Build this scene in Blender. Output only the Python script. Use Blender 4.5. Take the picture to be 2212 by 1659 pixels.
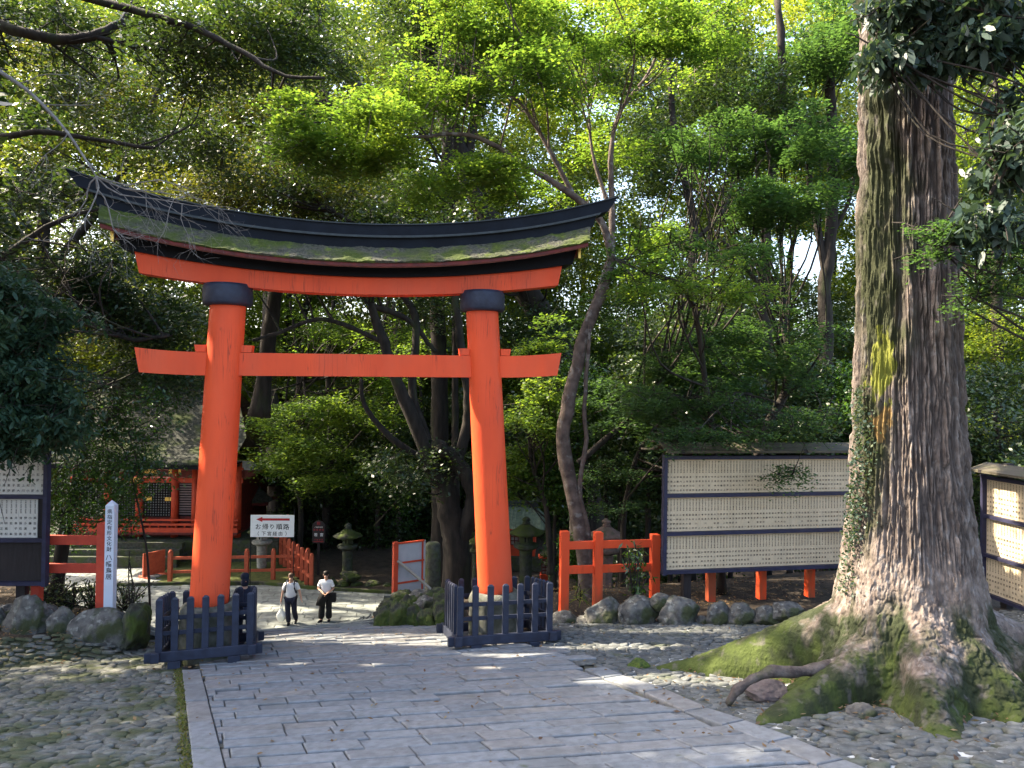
import bpy, bmesh, math, random
import numpy as np
from mathutils import Matrix, Vector
for o in list(bpy.data.objects): bpy.data.objects.remove(o)
SC = bpy.context.scene; COL = SC.collection
R = math.radians; PI = math.pi
# ------------------------------------------------------------------ camera
F = 1533.0; EYE = 4.79; PITCH = math.atan(15.5/F); ROLL = .0145      # measured on a 2212 x 1659 copy of the photograph
cd = bpy.data.cameras.new('camera'); cam = bpy.data.objects.new('camera', cd); COL.objects.link(cam)
cd.sensor_width = 36; cd.lens = F/2212*36; cd.clip_end = 500; cd.clip_start = .1
cam.matrix_world = Matrix.Translation((0, 0, EYE)) @ Matrix.Rotation(PI/2+PITCH, 4, 'X') @ Matrix.Rotation(ROLL, 4, 'Z')
SC.camera = cam
# ------------------------------------------------------------------ light
SUN_DIR = Vector((-.72, .20, .70)).normalized()
elev = math.asin(SUN_DIR.z); az = math.atan2(SUN_DIR.x, SUN_DIR.y)
w = bpy.data.worlds.new('World'); SC.world = w; w.use_nodes = True
nt = w.node_tree; bg = nt.nodes['Background']
sky = nt.nodes.new('ShaderNodeTexSky'); sky.sky_type = 'NISHITA'; sky.sun_disc = False
sky.sun_elevation = elev; sky.sun_rotation = az
sky.air_density = 1.0; sky.dust_density = 4.0; sky.ozone_density = .7
nt.links.new(sky.outputs[0], bg.inputs[0]); bg.inputs[1].default_value = .15
sd = bpy.data.lights.new('sun', 'SUN'); sd.energy = 4.6; sd.angle = R(.53); sd.color = (1, .88, .68)
so = bpy.data.objects.new('sun', sd); COL.objects.link(so)
so.rotation_euler = SUN_DIR.to_track_quat('Z', 'Y').to_euler(); so.location = SUN_DIR*60
vs = SC.view_settings; vs.view_transform = 'Standard'; vs.look = 'None'; vs.gamma = 1; vs.use_curve_mapping = False
vs.exposure = 2.4
SC.cycles.max_bounces = 6; SC.cycles.diffuse_bounces = 3; SC.cycles.transmission_bounces = 3; SC.cycles.sample_clamp_indirect = 8

# ------------------------------------------------------------------ pixel -> world (photo measuring)
ca, sa = math.cos(PITCH), math.sin(PITCH)
def ray(x, y):
    u = (x-1106)/F; v = (829.5-y)/F
    u, v = u*math.cos(ROLL)-v*math.sin(ROLL), u*math.sin(ROLL)+v*math.cos(ROLL)
    return np.array([u, ca-sa*v, sa+ca*v])
def P(x, y, d):
    r = ray(x, y); return np.array([0, 0, EYE])+r*(d/r[1])
# ------------------------------------------------------------------ terrain
GH = R(18); ST = [-60, 15.5, 17, 18.4, 22.3, 400]
SZ = [.165*(13.42+60), -.34, -.75, -1.14, -3.21, -3.21]
def sstep(a, b, x):
    t = np.clip((x-a)/(b-a), 0, 1); return t*t*(3-2*t)
def ground(x, y):
    x = np.asarray(x, float); y = np.asarray(y, float)
    s = -x*math.sin(GH)+y*math.cos(GH); q = x*math.cos(R(24))+y*math.sin(R(24))
    zc = np.interp(s, ST, SZ)
    pl = .165*(13.42-s)
    zr = np.interp(s, [-60, 14.4, 15.4, 17, 19, 22, 25, 400], [.165*73.42, -.16, -.05, -.3, -.95, -2.1, -3.21, -3.21])
    zl = np.interp(s, [-60, 14.6, 15.3, 18, 23, 400], [.165*73.42, -.19, .12, -.1, -3.21, -3.21])
    qb = np.interp(s, [-60, 15.3, 16.6, 400], [4.6, 4.6, 3.95, 3.95]); wr = sstep(0, 1.1, q-qb); wl = sstep(-.8, -1.6, q)
    w2 = sstep(-2.4, -3.6, q); z2 = np.interp(s, [-60, 14.6, 15.3, 22, 28, 400], [.165*73.42, -.19, .12, .05, -3.21, -3.21]); zl = zl+(z2-zl)*w2
    z = zc*(1-wr)*(1-wl)+zr*wr+zl*wl
    return z
def G(x, y):                                    # photo point on the ground -> world
    r = ray(x, y); lo, hi = 3., 60.
    f = lambda d: EYE+r[2]/r[1]*d-float(ground(r[0]/r[1]*d, d))
    d = lo
    while d < hi and f(d) > 0: d += .05
    p = np.array([0, 0, EYE])+r*(d/r[1]); return p
# ------------------------------------------------------------------ noise
def _h(i, j, k):
    n = (i*73856093) ^ (j*19349663) ^ (k*83492791); n = (n ^ (n >> 13))*1274126177
    return ((n ^ (n >> 16)) & 0xffff)/65535.
def vn(p):
    i = np.floor(p).astype(np.int64); f = p-i; f = f*f*(3-2*f); r = 0
    for a in (0, 1):
        for b in (0, 1):
            for c in (0, 1):
                wt = (f[..., 0] if a else 1-f[..., 0])*(f[..., 1] if b else 1-f[..., 1])*(f[..., 2] if c else 1-f[..., 2])
                r = r+wt*_h(i[..., 0]+a, i[..., 1]+b, i[..., 2]+c)
    return r
def fbm(p, o=4):
    p = np.asarray(p, float); r = 0; a = .5
    for _ in range(o): r = r+a*vn(p); p = p*2.03+17.3; a *= .5
    return r
# ------------------------------------------------------------------ materials
MATS = {}
def mat(name, col, rough=.8, col2=None, scale=5., bump=0., bscale=None, spec=.3, detail=6, stretch=None, metallic=0, ramp=(.35, .65), extra=None):
    if name in MATS: return MATS[name]
    m = bpy.data.materials.new(name); m.use_nodes = True; t = m.node_tree; b = t.nodes['Principled BSDF']
    b.inputs['Roughness'].default_value = rough; b.inputs['Specular IOR Level'].default_value = spec; b.inputs['Metallic'].default_value = metallic
    tc = t.nodes.new('ShaderNodeTexCoord'); mp = t.nodes.new('ShaderNodeMapping'); t.links.new(tc.outputs['Object'], mp.inputs[0])
    if stretch: mp.inputs['Scale'].default_value = stretch
    no = t.nodes.new('ShaderNodeTexNoise'); no.inputs['Scale'].default_value = scale; no.inputs['Detail'].default_value = detail
    t.links.new(mp.outputs[0], no.inputs['Vector'])
    rp = t.nodes.new('ShaderNodeValToRGB'); rp.color_ramp.elements[0].position = ramp[0]; rp.color_ramp.elements[1].position = ramp[1]
    c2 = col2 or tuple(c*.8 for c in col)
    rp.color_ramp.elements[0].color = (*c2, 1); rp.color_ramp.elements[1].color = (*col, 1)
    t.links.new(no.outputs[0], rp.inputs[0]); out = rp.outputs[0]
    if extra: out = extra(t, out, mp)
    t.links.new(out, b.inputs['Base Color'])
    if bump:
        n2 = t.nodes.new('ShaderNodeTexNoise'); n2.inputs['Scale'].default_value = bscale or scale*3; n2.inputs['Detail'].default_value = 8
        t.links.new(mp.outputs[0], n2.inputs['Vector'])
        bp = t.nodes.new('ShaderNodeBump'); bp.inputs['Strength'].default_value = bump; bp.inputs['Distance'].default_value = .02
        t.links.new(n2.outputs[0], bp.inputs['Height']); t.links.new(bp.outputs[0], b.inputs['Normal'])
    MATS[name] = m; return m
def layer(col, scale, lo, hi, axis=None, arange=None, amt=1., detail=5, noise_w=1.):
    """mix another colour over by noise (and, if given, by a coordinate range in object space)"""
    def f(t, base, mp):
        no = t.nodes.new('ShaderNodeTexNoise'); no.inputs['Scale'].default_value = scale; no.inputs['Detail'].default_value = detail
        t.links.new(mp.outputs[0], no.inputs['Vector']); val = no.outputs[0]
        if axis is not None:
            sp = t.nodes.new('ShaderNodeSeparateXYZ'); tc = t.nodes.new('ShaderNodeTexCoord'); t.links.new(tc.outputs['Object'], sp.inputs[0])
            mr = t.nodes.new('ShaderNodeMapRange'); mr.inputs[1].default_value = arange[0]; mr.inputs[2].default_value = arange[1]
            mr.inputs[3].default_value = -.35; mr.inputs[4].default_value = .35
            t.links.new(sp.outputs[axis], mr.inputs[0])
            ad = t.nodes.new('ShaderNodeMath'); ad.operation = 'ADD'; t.links.new(val, ad.inputs[0]); t.links.new(mr.outputs[0], ad.inputs[1]); val = ad.outputs[0]
        r2 = t.nodes.new('ShaderNodeMapRange'); r2.inputs[1].default_value = lo; r2.inputs[2].default_value = hi; r2.inputs[4].default_value = amt
        t.links.new(val, r2.inputs[0])
        mx = t.nodes.new('ShaderNodeMix'); mx.data_type = 'RGBA'; mx.inputs[7].default_value = (*col, 1)
        t.links.new(r2.outputs[0], mx.inputs[0]); t.links.new(base, mx.inputs[6]); return mx.outputs[2]
    return f
def chain(*fs):
    def f(t, b, mp):
        for g in fs: b = g(t, b, mp)
        return b
    return f
def facevar(amount):
    """each slab / stone / leaf its own tone, from a per-face number"""
    def f(t, base, mp):
        at = t.nodes.new('ShaderNodeAttribute'); at.attribute_name = 'rnd'
        mr = t.nodes.new('ShaderNodeMapRange'); mr.inputs[3].default_value = 1-amount; mr.inputs[4].default_value = 1+amount
        t.links.new(at.outputs['Fac'], mr.inputs[0])
        hs = t.nodes.new('ShaderNodeHueSaturation'); t.links.new(mr.outputs[0], hs.inputs['Value']); t.links.new(base, hs.inputs['Color']); return hs.outputs[0]
    return f
def facecol(cols):
    def f(t, base, mp):
        at = t.nodes.new('ShaderNodeAttribute'); at.attribute_name = 'rnd'
        rp = t.nodes.new('ShaderNodeValToRGB'); e = rp.color_ramp.elements
        for i, c in enumerate(cols):
            el = e[i] if i < 2 else e.new(.5)
            el.color = (*c, 1)
        for i in range(len(cols)): e[i].position = i/(len(cols)-1)
        for i, c in enumerate(cols): e[i].color = (*c, 1)
        t.links.new(at.outputs['Fac'], rp.inputs[0])
        mx = t.nodes.new('ShaderNodeMix'); mx.data_type = 'RGBA'; mx.blend_type = 'MULTIPLY'; mx.inputs[0].default_value = 1
        t.links.new(rp.outputs[0], mx.inputs[6]); t.links.new(base, mx.inputs[7]); return mx.outputs[2]
    return f
def leafmat(name, cols, trans=.45, rough=.5, tcol=None, spec=.3):
    if name in MATS: return MATS[name]
    m = bpy.data.materials.new(name); m.use_nodes = True; t = m.node_tree; b = t.nodes['Principled BSDF']; out = t.nodes['Material Output']
    at = t.nodes.new('ShaderNodeAttribute'); at.attribute_name = 'rnd'
    rp = t.nodes.new('ShaderNodeValToRGB'); e = rp.color_ramp.elements
    while len(e) < len(cols): e.new(.5)
    for i, c in enumerate(cols): e[i].position = i/(len(cols)-1)
    for i, c in enumerate(cols): e[i].color = (*c, 1)
    t.links.new(at.outputs['Fac'], rp.inputs[0]); t.links.new(rp.outputs[0], b.inputs['Base Color'])
    b.inputs['Roughness'].default_value = rough; b.inputs['Specular IOR Level'].default_value = spec
    tr = t.nodes.new('ShaderNodeBsdfTranslucent'); mul = t.nodes.new('ShaderNodeMix'); mul.data_type = 'RGBA'; mul.blend_type = 'MULTIPLY'
    mul.inputs[0].default_value = 1; mul.inputs[7].default_value = (*(tcol or (2.6, 2.4, .9)), 1)
    t.links.new(rp.outputs[0], mul.inputs[6]); t.links.new(mul.outputs[2], tr.inputs[0])
    ms = t.nodes.new('ShaderNodeMixShader'); ms.inputs[0].default_value = trans
    t.links.new(b.outputs[0], ms.inputs[1]); t.links.new(tr.outputs[0], ms.inputs[2]); t.links.new(ms.outputs[0], out.inputs[0])
    MATS[name] = m; return m

def cracks(col, sx, sz, wd, amt, off=0.):
    """thin dark lines running up the grain, with breaks"""
    def f(t, base, mp):
        tc = t.nodes.new('ShaderNodeTexCoord'); m2 = t.nodes.new('ShaderNodeMapping'); m2.inputs['Scale'].default_value = (sx, sx, sz); m2.inputs['Location'].default_value = (off, off, off); t.links.new(tc.outputs['Object'], m2.inputs[0])
        no = t.nodes.new('ShaderNodeTexNoise'); no.inputs['Scale'].default_value = 1; no.inputs['Detail'].default_value = 3; t.links.new(m2.outputs[0], no.inputs['Vector'])
        a = t.nodes.new('ShaderNodeMath'); a.operation = 'SUBTRACT'; a.inputs[1].default_value = .5; t.links.new(no.outputs[0], a.inputs[0])
        b = t.nodes.new('ShaderNodeMath'); b.operation = 'ABSOLUTE'; t.links.new(a.outputs[0], b.inputs[0])
        r = t.nodes.new('ShaderNodeMapRange'); r.inputs[1].default_value = wd; r.inputs[2].default_value = 0; r.inputs[4].default_value = amt; t.links.new(b.outputs[0], r.inputs[0])
        n2 = t.nodes.new('ShaderNodeTexNoise'); n2.inputs['Scale'].default_value = .9; t.links.new(tc.outputs['Object'], n2.inputs['Vector'])
        r2 = t.nodes.new('ShaderNodeMapRange'); r2.inputs[1].default_value = .52; r2.inputs[2].default_value = .58; t.links.new(n2.outputs[0], r2.inputs[0])
        mu = t.nodes.new('ShaderNodeMath'); mu.operation = 'MULTIPLY'; t.links.new(r.outputs[0], mu.inputs[0]); t.links.new(r2.outputs[0], mu.inputs[1])
        mx = t.nodes.new('ShaderNodeMix'); mx.data_type = 'RGBA'; mx.inputs[7].default_value = (*col, 1); t.links.new(mu.outputs[0], mx.inputs[0]); t.links.new(base, mx.inputs[6]); return mx.outputs[2]
    return f
M_RED = mat('vermilion_paint', (.80, .090, .024), .55, (.68, .072, .020), 2.0, .2, 14, stretch=(1, 1, .35), spec=.28,
            extra=chain(layer((.60, .10, .045), 1.1, .50, .70, amt=.6, detail=9), cracks((.22, .03, .015), 9, .35, .010, .75), cracks((.45, .05, .02), 30, .5, .02, .5, 5), layer((.30, .05, .025), 6, .66, .78, amt=.5),
                        layer((.20, .10, .05), 3.5, .78, .95, axis=2, arange=(2.0, .8), amt=.6, detail=9)))
M_REDOLD = mat('faded_red_paint', (.58, .075, .038), .6, (.46, .058, .033), 6, .3, 40, extra=layer((.30, .09, .06), 14, .62, .75, amt=.6))
M_DRED = mat('dark_red_lacquer', (.16, .02, .014), .55, (.07, .014, .012), 6, .1)
M_BRED = mat('shrine_red_paint', (.55, .07, .025), .6, (.42, .05, .02), 4, .1)
M_NAVY = mat('navy_black_paint', (.026, .032, .055), .55, (.018, .021, .036), 8, .25, 30, spec=.35)
M_BLACK = mat('black_lacquer', (.006, .007, .011), .7, (.004, .005, .007), 6, .1, spec=.15)
M_COPPER = mat('dark_copper_sheet', (.009, .012, .018), .7, (.006, .008, .012), 3, .06, 10, spec=.15)
M_COPPERL = mat('copper_lip', (.045, .055, .058), .6, (.028, .034, .036), 7, .1)
M_MOSSROOF = mat('mossy_bark_shingle', (.085, .082, .060), .95, (.032, .032, .022), 26, .9, 60,
                 extra=chain(layer((.050, .068, .010), 1.5, .44, .58, detail=10), layer((.10, .13, .016), 7, .56, .66, amt=.7, detail=9)))
M_MOSS = mat('moss', (.085, .12, .018), .95, (.03, .05, .012), 20, .8, 70)
M_STONE = mat('weathered_granite', (.13, .13, .11), .9, (.065, .068, .05), 7, .5, 50, extra=layer((.05, .065, .025), 3, .55, .7, amt=.8))
M_LANT = mat('mossy_lantern_stone', (.068, .072, .058), .95, (.032, .035, .027), 9, .6, 50, extra=layer((.045, .06, .02), 3, .46, .6, amt=.9))
M_LANTP = mat('pinkish_lantern_stone', (.20, .13, .11), .95, (.12, .09, .07), 9, .6, 50, extra=layer((.05, .06, .03), 3, .52, .66, amt=.9))
M_ROCK = mat('mossy_rock', (.14, .135, .122), .92, (.055, .052, .05), 7, .8, 22, detail=9,
             extra=chain(layer((.26, .26, .235), 9, .56, .66, amt=.75, detail=9), layer((.035, .042, .013), 2.3, .50, .60, amt=.92, detail=10)))
M_ROCKD = mat('dark_mossy_rock', (.075, .075, .055), .95, (.035, .036, .026), 5, .9, 22, extra=layer((.05, .07, .012), 2.5, .42, .56, amt=.95, detail=8))
M_SLAB = mat('paving_slab', (.212, .22, .228), .78, (.152, .158, .163), 9, .35, 60, detail=10,
             extra=chain(layer((.12, .12, .11), 1.3, .52, .72, amt=.45), layer((.07, .085, .03), 3.3, .68, .78, amt=.8), layer((.10, .095, .085), 14, .62, .72, amt=.5), facecol([(1.0, 1.02, 1.04), (1.05, .98, .92), (.84, .87, .90), (1.06, 1.07, 1.08), (.92, .93, .94)])))
M_SLAB2 = mat('lower_paving_slab', (.21, .225, .21), .8, (.15, .16, .15), 6, .3, 50, extra=facevar(.16))
def cobmat(nm, amt, lo, c=(.155, .155, .135)):
    return mat(nm, c, .88, tuple(k*.6 for k in c), 11, .6, 60, detail=9, extra=chain(facevar(.26), layer((.30, .30, .28), 30, .66, .72, amt=.6), layer((.055, .065, .02), 1.9, lo, lo+.13, amt=amt, detail=9)))
M_COBL = cobmat('mossy_cobble_stone', .8, .47); M_COBR = cobmat('pale_cobble_stone', .5, .56, (.13, .135, .13))
M_SOIL = mat('forest_soil', (.060, .045, .032), 1, (.028, .022, .016), 3, .8, 30, extra=layer((.09, .06, .04), 30, .55, .62, amt=.8))
M_BED = mat('cobble_bed_mortar', (.10, .10, .085), .95, (.045, .05, .03), 4, .6, 40, extra=layer((.50, .51, .50), 1.8, .52, .60, amt=.95, detail=7))
M_LAWN = mat('mossy_lawn', (.11, .125, .035), 1, (.06, .075, .02), 5, .6, 60)
M_BARK = mat('dark_bark', (.038, .030, .024), .95, (.016, .013, .011), 6, .9, 22, stretch=(1, 1, .25), extra=layer((.045, .06, .018), 2, .58, .72, amt=.6))
M_BARKP = mat('pale_mottled_bark', (.14, .105, .085), .9, (.06, .042, .035), 5, .6, 30, extra=layer((.27, .26, .24), 6, .56, .70, amt=.55, detail=9))
M_TWIG = mat('grey_twig_bark', (.22, .20, .18), .9, (.12, .105, .095), 12, .3)
M_WHITE = mat('white_board_paint', (.76, .77, .76), .55, (.70, .71, .70), 5, .05)
M_GREYP = mat('grey_panel', (.42, .43, .44), .7, (.36, .37, .38), 4, .1)
M_INK = mat('black_ink', (.03, .027, .025), .8)
M_REDINK = mat('red_sign_paint', (.45, .02, .025), .6)
M_PAPER = mat('pale_name_plaque', (.62, .49, .325), .8, (.54, .425, .28), 2.2, .1, 30, extra=facevar(.05))
M_PAPERW = mat('white_name_plaque', (.62, .58, .52), .8, (.56, .52, .46), 3, .1)
M_BOARDN = mat('blue_black_frame_paint', (.030, .030, .062), .55, (.022, .021, .042), 8, .1)
M_BROWN = mat('dark_brown_board', (.028, .022, .022), .7, (.02, .015, .015), 5, .3, 30, stretch=(4, 4, .4))
M_ROOFW = mat('weathered_board_roof', (.10, .085, .06), .85, (.06, .05, .035), 5, .3, 30, stretch=(.4, 3, 3), extra=layer((.07, .07, .035), 3, .5, .65, amt=.7))
M_WOOD = mat('raw_timber', (.42, .38, .31), .8, (.30, .27, .22), 6, .3, 30)
M_GOLD = mat('gilt_metal', (.75, .50, .14), .35, (.62, .40, .10), 8, .1, metallic=.9)
M_DARK = mat('dark_interior', (.008, .007, .007), .9)  # near-black; on window blocks the shade inside is put into the colour
M_CLEAR = mat('pale_lattice_backing', (.38, .38, .36), .7)
M_SHINGLE = mat('grey_shingle_roof', (.055, .057, .047), .95, (.022, .024, .018), 9, .9, 40, extra=layer((.075, .095, .025), 1.1, .50, .63, amt=.7, detail=9))
M_GREENCU = mat('green_copper_roof', (.13, .17, .12), .6, (.07, .095, .07), 6, .2)

# ------------------------------------------------------------------ mesh building
class MB:
    def __init__(s): s.v = []; s.f = []; s.n = 0
    def add(s, v, f):
        v = np.asarray(v, float).reshape(-1, 3); s.v.append(v); s.f += [tuple(i+s.n for i in q) for q in f]; s.n += len(v); return s
    def box(s, c, size, rot=None, bev=0):
        x, y, z = [k/2 for k in size]
        if bev:
            b = bev; pts = []; 
            for zz, sh in ((-z, b), (-z+b, 0), (z-b, 0), (z, b)):
                pts += [(-x+sh, -y+sh, zz), (x-sh, -y+sh, zz), (x-sh, y-sh, zz), (-x+sh, y-sh, zz)]
            f = [(3, 2, 1, 0), (12, 13, 14, 15)]
            for k in range(3):
                for i in range(4): a = k*4+i; bb = k*4+(i+1) % 4; f.append((a, bb, bb+4, a+4))
            v = np.array(pts)
        else:
            v = np.array([(-x, -y, -z), (x, -y, -z), (x, y, -z), (-x, y, -z), (-x, -y, z), (x, -y, z), (x, y, z), (-x, y, z)])
            f = [(3, 2, 1, 0), (4, 5, 6, 7), (0, 1, 5, 4), (1, 2, 6, 5), (2, 3, 7, 6), (3, 0, 4, 7)]
        if rot is not None: v = v@np.array(rot.to_3x3()).T if isinstance(rot, Matrix) else v@rotz(rot).T
        return s.add(v+np.array(c), f)
    def tube(s, pts, rad, n=8, cap=True):
        pts = np.asarray(pts, float); m = len(pts); rad = np.broadcast_to(np.asarray(rad, float), (m,))
        tg = np.gradient(pts, axis=0); tg /= np.linalg.norm(tg, axis=1, keepdims=True)+1e-9
        up = np.array([0, 0, 1.]) if abs(tg[0][2]) < .9 else np.array([1., 0, 0])
        a = np.cross(tg, up); a /= np.linalg.norm(a, axis=1, keepdims=True)+1e-9; b = np.cross(tg, a)
        th = np.arange(n)*2*PI/n
        v = pts[:, None]+rad[:, None, None]*(a[:, None]*np.cos(th)[None, :, None]+b[:, None]*np.sin(th)[None, :, None])
        f = []
        for k in range(m-1):
            for i in range(n): j = (i+1) % n; f.append((k*n+i, k*n+j, (k+1)*n+j, (k+1)*n+i))
        if cap: f += [tuple(range(n-1, -1, -1)), tuple((m-1)*n+i for i in range(n))]
        return s.add(v, f)
    def lathe(s, prof, n=24, c=(0, 0, 0), fn=None, sq=False):
        m = len(prof); v = []
        for r, z in prof:
            for i in range(n):
                t = 2*PI*(i+.5*(n == 4 or n == 6))/n; rr = r*(fn(t, z) if fn else 1); v.append((rr*math.cos(t), rr*math.sin(t), z))
        f = [(k*n+i, k*n+(i+1) % n, (k+1)*n+(i+1) % n, (k+1)*n+i) for k in range(m-1) for i in range(n)]
        f += [tuple(range(n-1, -1, -1)), tuple((m-1)*n+i for i in range(n))]
        return s.add(np.array(v)+np.array(c), f)
    def prism(s, poly, y0, y1):                      # polygon in x,z extruded along y
        n = len(poly); v = [(x, y0, z) for x, z in poly]+[(x, y1, z) for x, z in poly]
        return s.add(v, [tuple(range(n)), tuple(range(2*n-1, n-1, -1))]+[(i, i+n, (i+1) % n+n, (i+1) % n) for i in range(n)])
    def loft(s, rings, cap=True):
        n = len(rings[0]); m = len(rings); f = [(k*n+i, k*n+(i+1) % n, (k+1)*n+(i+1) % n, (k+1)*n+i) for k in range(m-1) for i in range(n)]
        if cap: f += [tuple(range(n-1, -1, -1)), tuple((m-1)*n+i for i in range(n))]
        return s.add(np.array(rings), f)
def rotz(a): c, s_ = math.cos(a), math.sin(a); return np.array([[c, -s_, 0], [s_, c, 0], [0, 0, 1]])
def _parent(o, parent, world):
    if parent is None: return
    if world:
        pm = parent.matrix_basis.inverted(); pp = parent.parent
        if pp: pm = pm @ pp.matrix_basis.inverted()
        o.data.transform(pm)
    o.parent = parent
def link(name, me, m, parent, smooth, world):
    o = bpy.data.objects.new(name, me); COL.objects.link(o)
    if m: me.materials.append(m)
    if smooth: me.polygons.foreach_set('use_smooth', np.ones(len(me.polygons), bool))
    _parent(o, parent, world); return o
def obj(name, mb, m, parent=None, smooth=False, world=False, fix=True, rnd=None):
    me = bpy.data.meshes.new(name); v = np.concatenate(mb.v); me.from_pydata(v.tolist(), [], mb.f)
    if fix:
        bm = bmesh.new(); bm.from_mesh(me); bmesh.ops.recalc_face_normals(bm, faces=bm.faces); bm.to_mesh(me); bm.free()
    if rnd is not None:
        a = me.attributes.new('rnd', 'FLOAT', 'FACE'); a.data.foreach_set('value', np.asarray(rnd, np.float32))
    me.update(); return link(name, me, m, parent, smooth, world)
def quads(name, v, m, parent=None, rnd=None, world=True, smooth=False, k=4):
    """fast mesh of loose polygons of k corners each"""
    v = np.ascontiguousarray(v.reshape(-1, 3), np.float32); n = len(v)//k
    me = bpy.data.meshes.new(name); me.vertices.add(len(v)); me.vertices.foreach_set('co', v.ravel())
    me.loops.add(len(v)); me.loops.foreach_set('vertex_index', np.arange(len(v), dtype=np.int32))
    me.polygons.add(n); me.polygons.foreach_set('loop_start', np.arange(0, len(v), k, dtype=np.int32))
    me.update(calc_edges=True)
    if rnd is not None:
        a = me.attributes.new('rnd', 'FLOAT', 'FACE'); a.data.foreach_set('value', np.asarray(rnd, np.float32))
    return link(name, me, m, parent, smooth, world)
def gridmesh(name, V, m, parent=None, smooth=True, wrap=False, world=True, rnd=None):
    """V is (rows, cols, 3)"""
    a, b = V.shape[:2]; idx = np.arange(a*b).reshape(a, b)
    if wrap: idx = np.concatenate([idx, idx[:, :1]], 1)
    q = np.stack([idx[:-1, :-1], idx[:-1, 1:], idx[1:, 1:], idx[1:, :-1]], -1).reshape(-1, 4)
    me = bpy.data.meshes.new(name); me.vertices.add(a*b); me.vertices.foreach_set('co', V.astype(np.float32).ravel())
    me.loops.add(q.size); me.loops.foreach_set('vertex_index', q.astype(np.int32).ravel())
    me.polygons.add(len(q)); me.polygons.foreach_set('loop_start', np.arange(0, q.size, 4, dtype=np.int32)); me.update(calc_edges=True)
    return link(name, me, m, parent, smooth, world)
def tag(o, label=None, cat=None, group=None, kind=None):
    if label: o['label'] = label
    if cat: o['category'] = cat
    if group: o['group'] = group
    if kind: o['kind'] = kind
    return o
def thing(name, loc, label, cat, yaw=0, group=None):
    o = bpy.data.objects.new(name, None); COL.objects.link(o); o.empty_display_size = .2
    o.location = Vector([float(k) for k in loc]); o.rotation_euler = (0, 0, yaw); o.matrix_basis = Matrix.Translation(o.location)@Matrix.Rotation(yaw, 4, 'Z')
    return tag(o, label, cat, group)
def dup(root, loc, yaw, label=None, group=None):
    r = root.copy(); COL.objects.link(r); r.location = loc; r.rotation_euler = (0, 0, yaw)
    if label: r['label'] = label
    if group: r['group'] = group
    for ch in list(root.children):
        c = ch.copy(); COL.objects.link(c); c.parent = r
        for g in list(ch.children):
            d = g.copy(); COL.objects.link(d); d.parent = c
    return r
# glyphs of the built-in font, each turned into a mesh once
_G = {}
def glyph(ch):
    if ch in _G: return _G[ch]
    c = bpy.data.curves.new('g', 'FONT'); c.body = ch; c.size = 1; c.resolution_u = 1; c.offset = .012
    o = bpy.data.objects.new('g', c); COL.objects.link(o); bpy.context.view_layer.update()
    me = bpy.data.meshes.new_from_object(o.evaluated_get(bpy.context.evaluated_depsgraph_get()))
    v = np.array([tuple(q.co) for q in me.vertices]).reshape(-1, 3); f = [tuple(p.vertices) for p in me.polygons]
    if len(v): lo, hi = v.min(0), v.max(0); cx = (lo+hi)/2; cx[1] = .36 if (hi-lo)[1] < .5 else cx[1]; v = v-[cx[0], cx[1], 0]
    bpy.data.objects.remove(o); bpy.data.meshes.remove(me); bpy.data.curves.remove(c)
    _G[ch] = (v, f); return _G[ch]
def put(mb, ch, x, z, size, y=0., sx=1.):
    v, f = glyph(ch)
    if len(v) == 0: return
    mb.add(np.stack([v[:, 0]*size*sx+x, np.full(len(v), y), v[:, 1]*size+z], 1), f)

# ================================================================== SETTING: ground
def terrain():
    xs = np.concatenate([np.linspace(-70, -16, 28), np.linspace(-15.5, 13, 115), np.linspace(14, 70, 28)])
    ys = np.concatenate([np.linspace(-25, 2, 20), np.linspace(2.5, 34, 127), np.linspace(35, 95, 30)])
    X, Y = np.meshgrid(xs, ys); Z = ground(X, Y)-.05
    Z += (fbm(np.stack([X*.9, Y*.9, X*0], -1))-.5)*.10*sstep(17, 24, Y)
    o = gridmesh('ground', np.stack([X, Y, Z], -1), M_SOIL); tag(o, kind='structure')
terrain()
def inpoly(px, py, poly):
    c = np.zeros(np.shape(px), bool); j = len(poly)-1
    for i in range(len(poly)):
        (xi, yi), (xj, yj) = poly[i], poly[j]
        c ^= ((yi > py) != (yj > py)) & (px < (xj-xi)*(py-yi)/(yj-yi+1e-12)+xi); j = i
    return c
LDIR = np.array([-math.sin(R(24)), math.cos(R(24))]); LPERP = np.array([LDIR[1], -LDIR[0]])
def slabs(name, cells, m, gap=.015, bev=.012, lift=.03, jit=.006, seed=1, kind='structure'):
    rs = np.random.RandomState(seed); V = []; Fs = []; rn = []; k = 0
    for c in cells:
        c = np.array(c); cen = c.mean(0); out = []
        zz = ground(c[:, 0], c[:, 1]); dz = rs.normal()*jit*.5
        N_ = len(c)
        for sh, dzz in ((gap*.5+bev, 0), (gap*.5+bev*.35, -bev*.5), (gap*.5, -bev*1.3), (gap*.5, -.09)):
            for i in range(N_):
                v1 = c[(i+1) % N_]-c[i]; v0 = c[i-1]-c[i]
                p = c[i]+v1/np.linalg.norm(v1)*sh+v0/np.linalg.norm(v0)*sh; out.append((p[0], p[1], zz[i]+lift+dz+dzz))
        b = k; V += out; k += 4*N_
        Fs.append(tuple(range(b, b+N_)))
        for r_ in range(3):
            for i in range(N_): j = (i+1) % N_; Fs.append((b+r_*N_+i, b+r_*N_+N_+i, b+r_*N_+N_+j, b+r_*N_+j))
        rn += [rs.rand()]*(1+3*N_)
    mb = MB(); mb.add(V, Fs); o = obj(name, mb, m, rnd=rn); tag(o, kind=kind); return o
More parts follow.
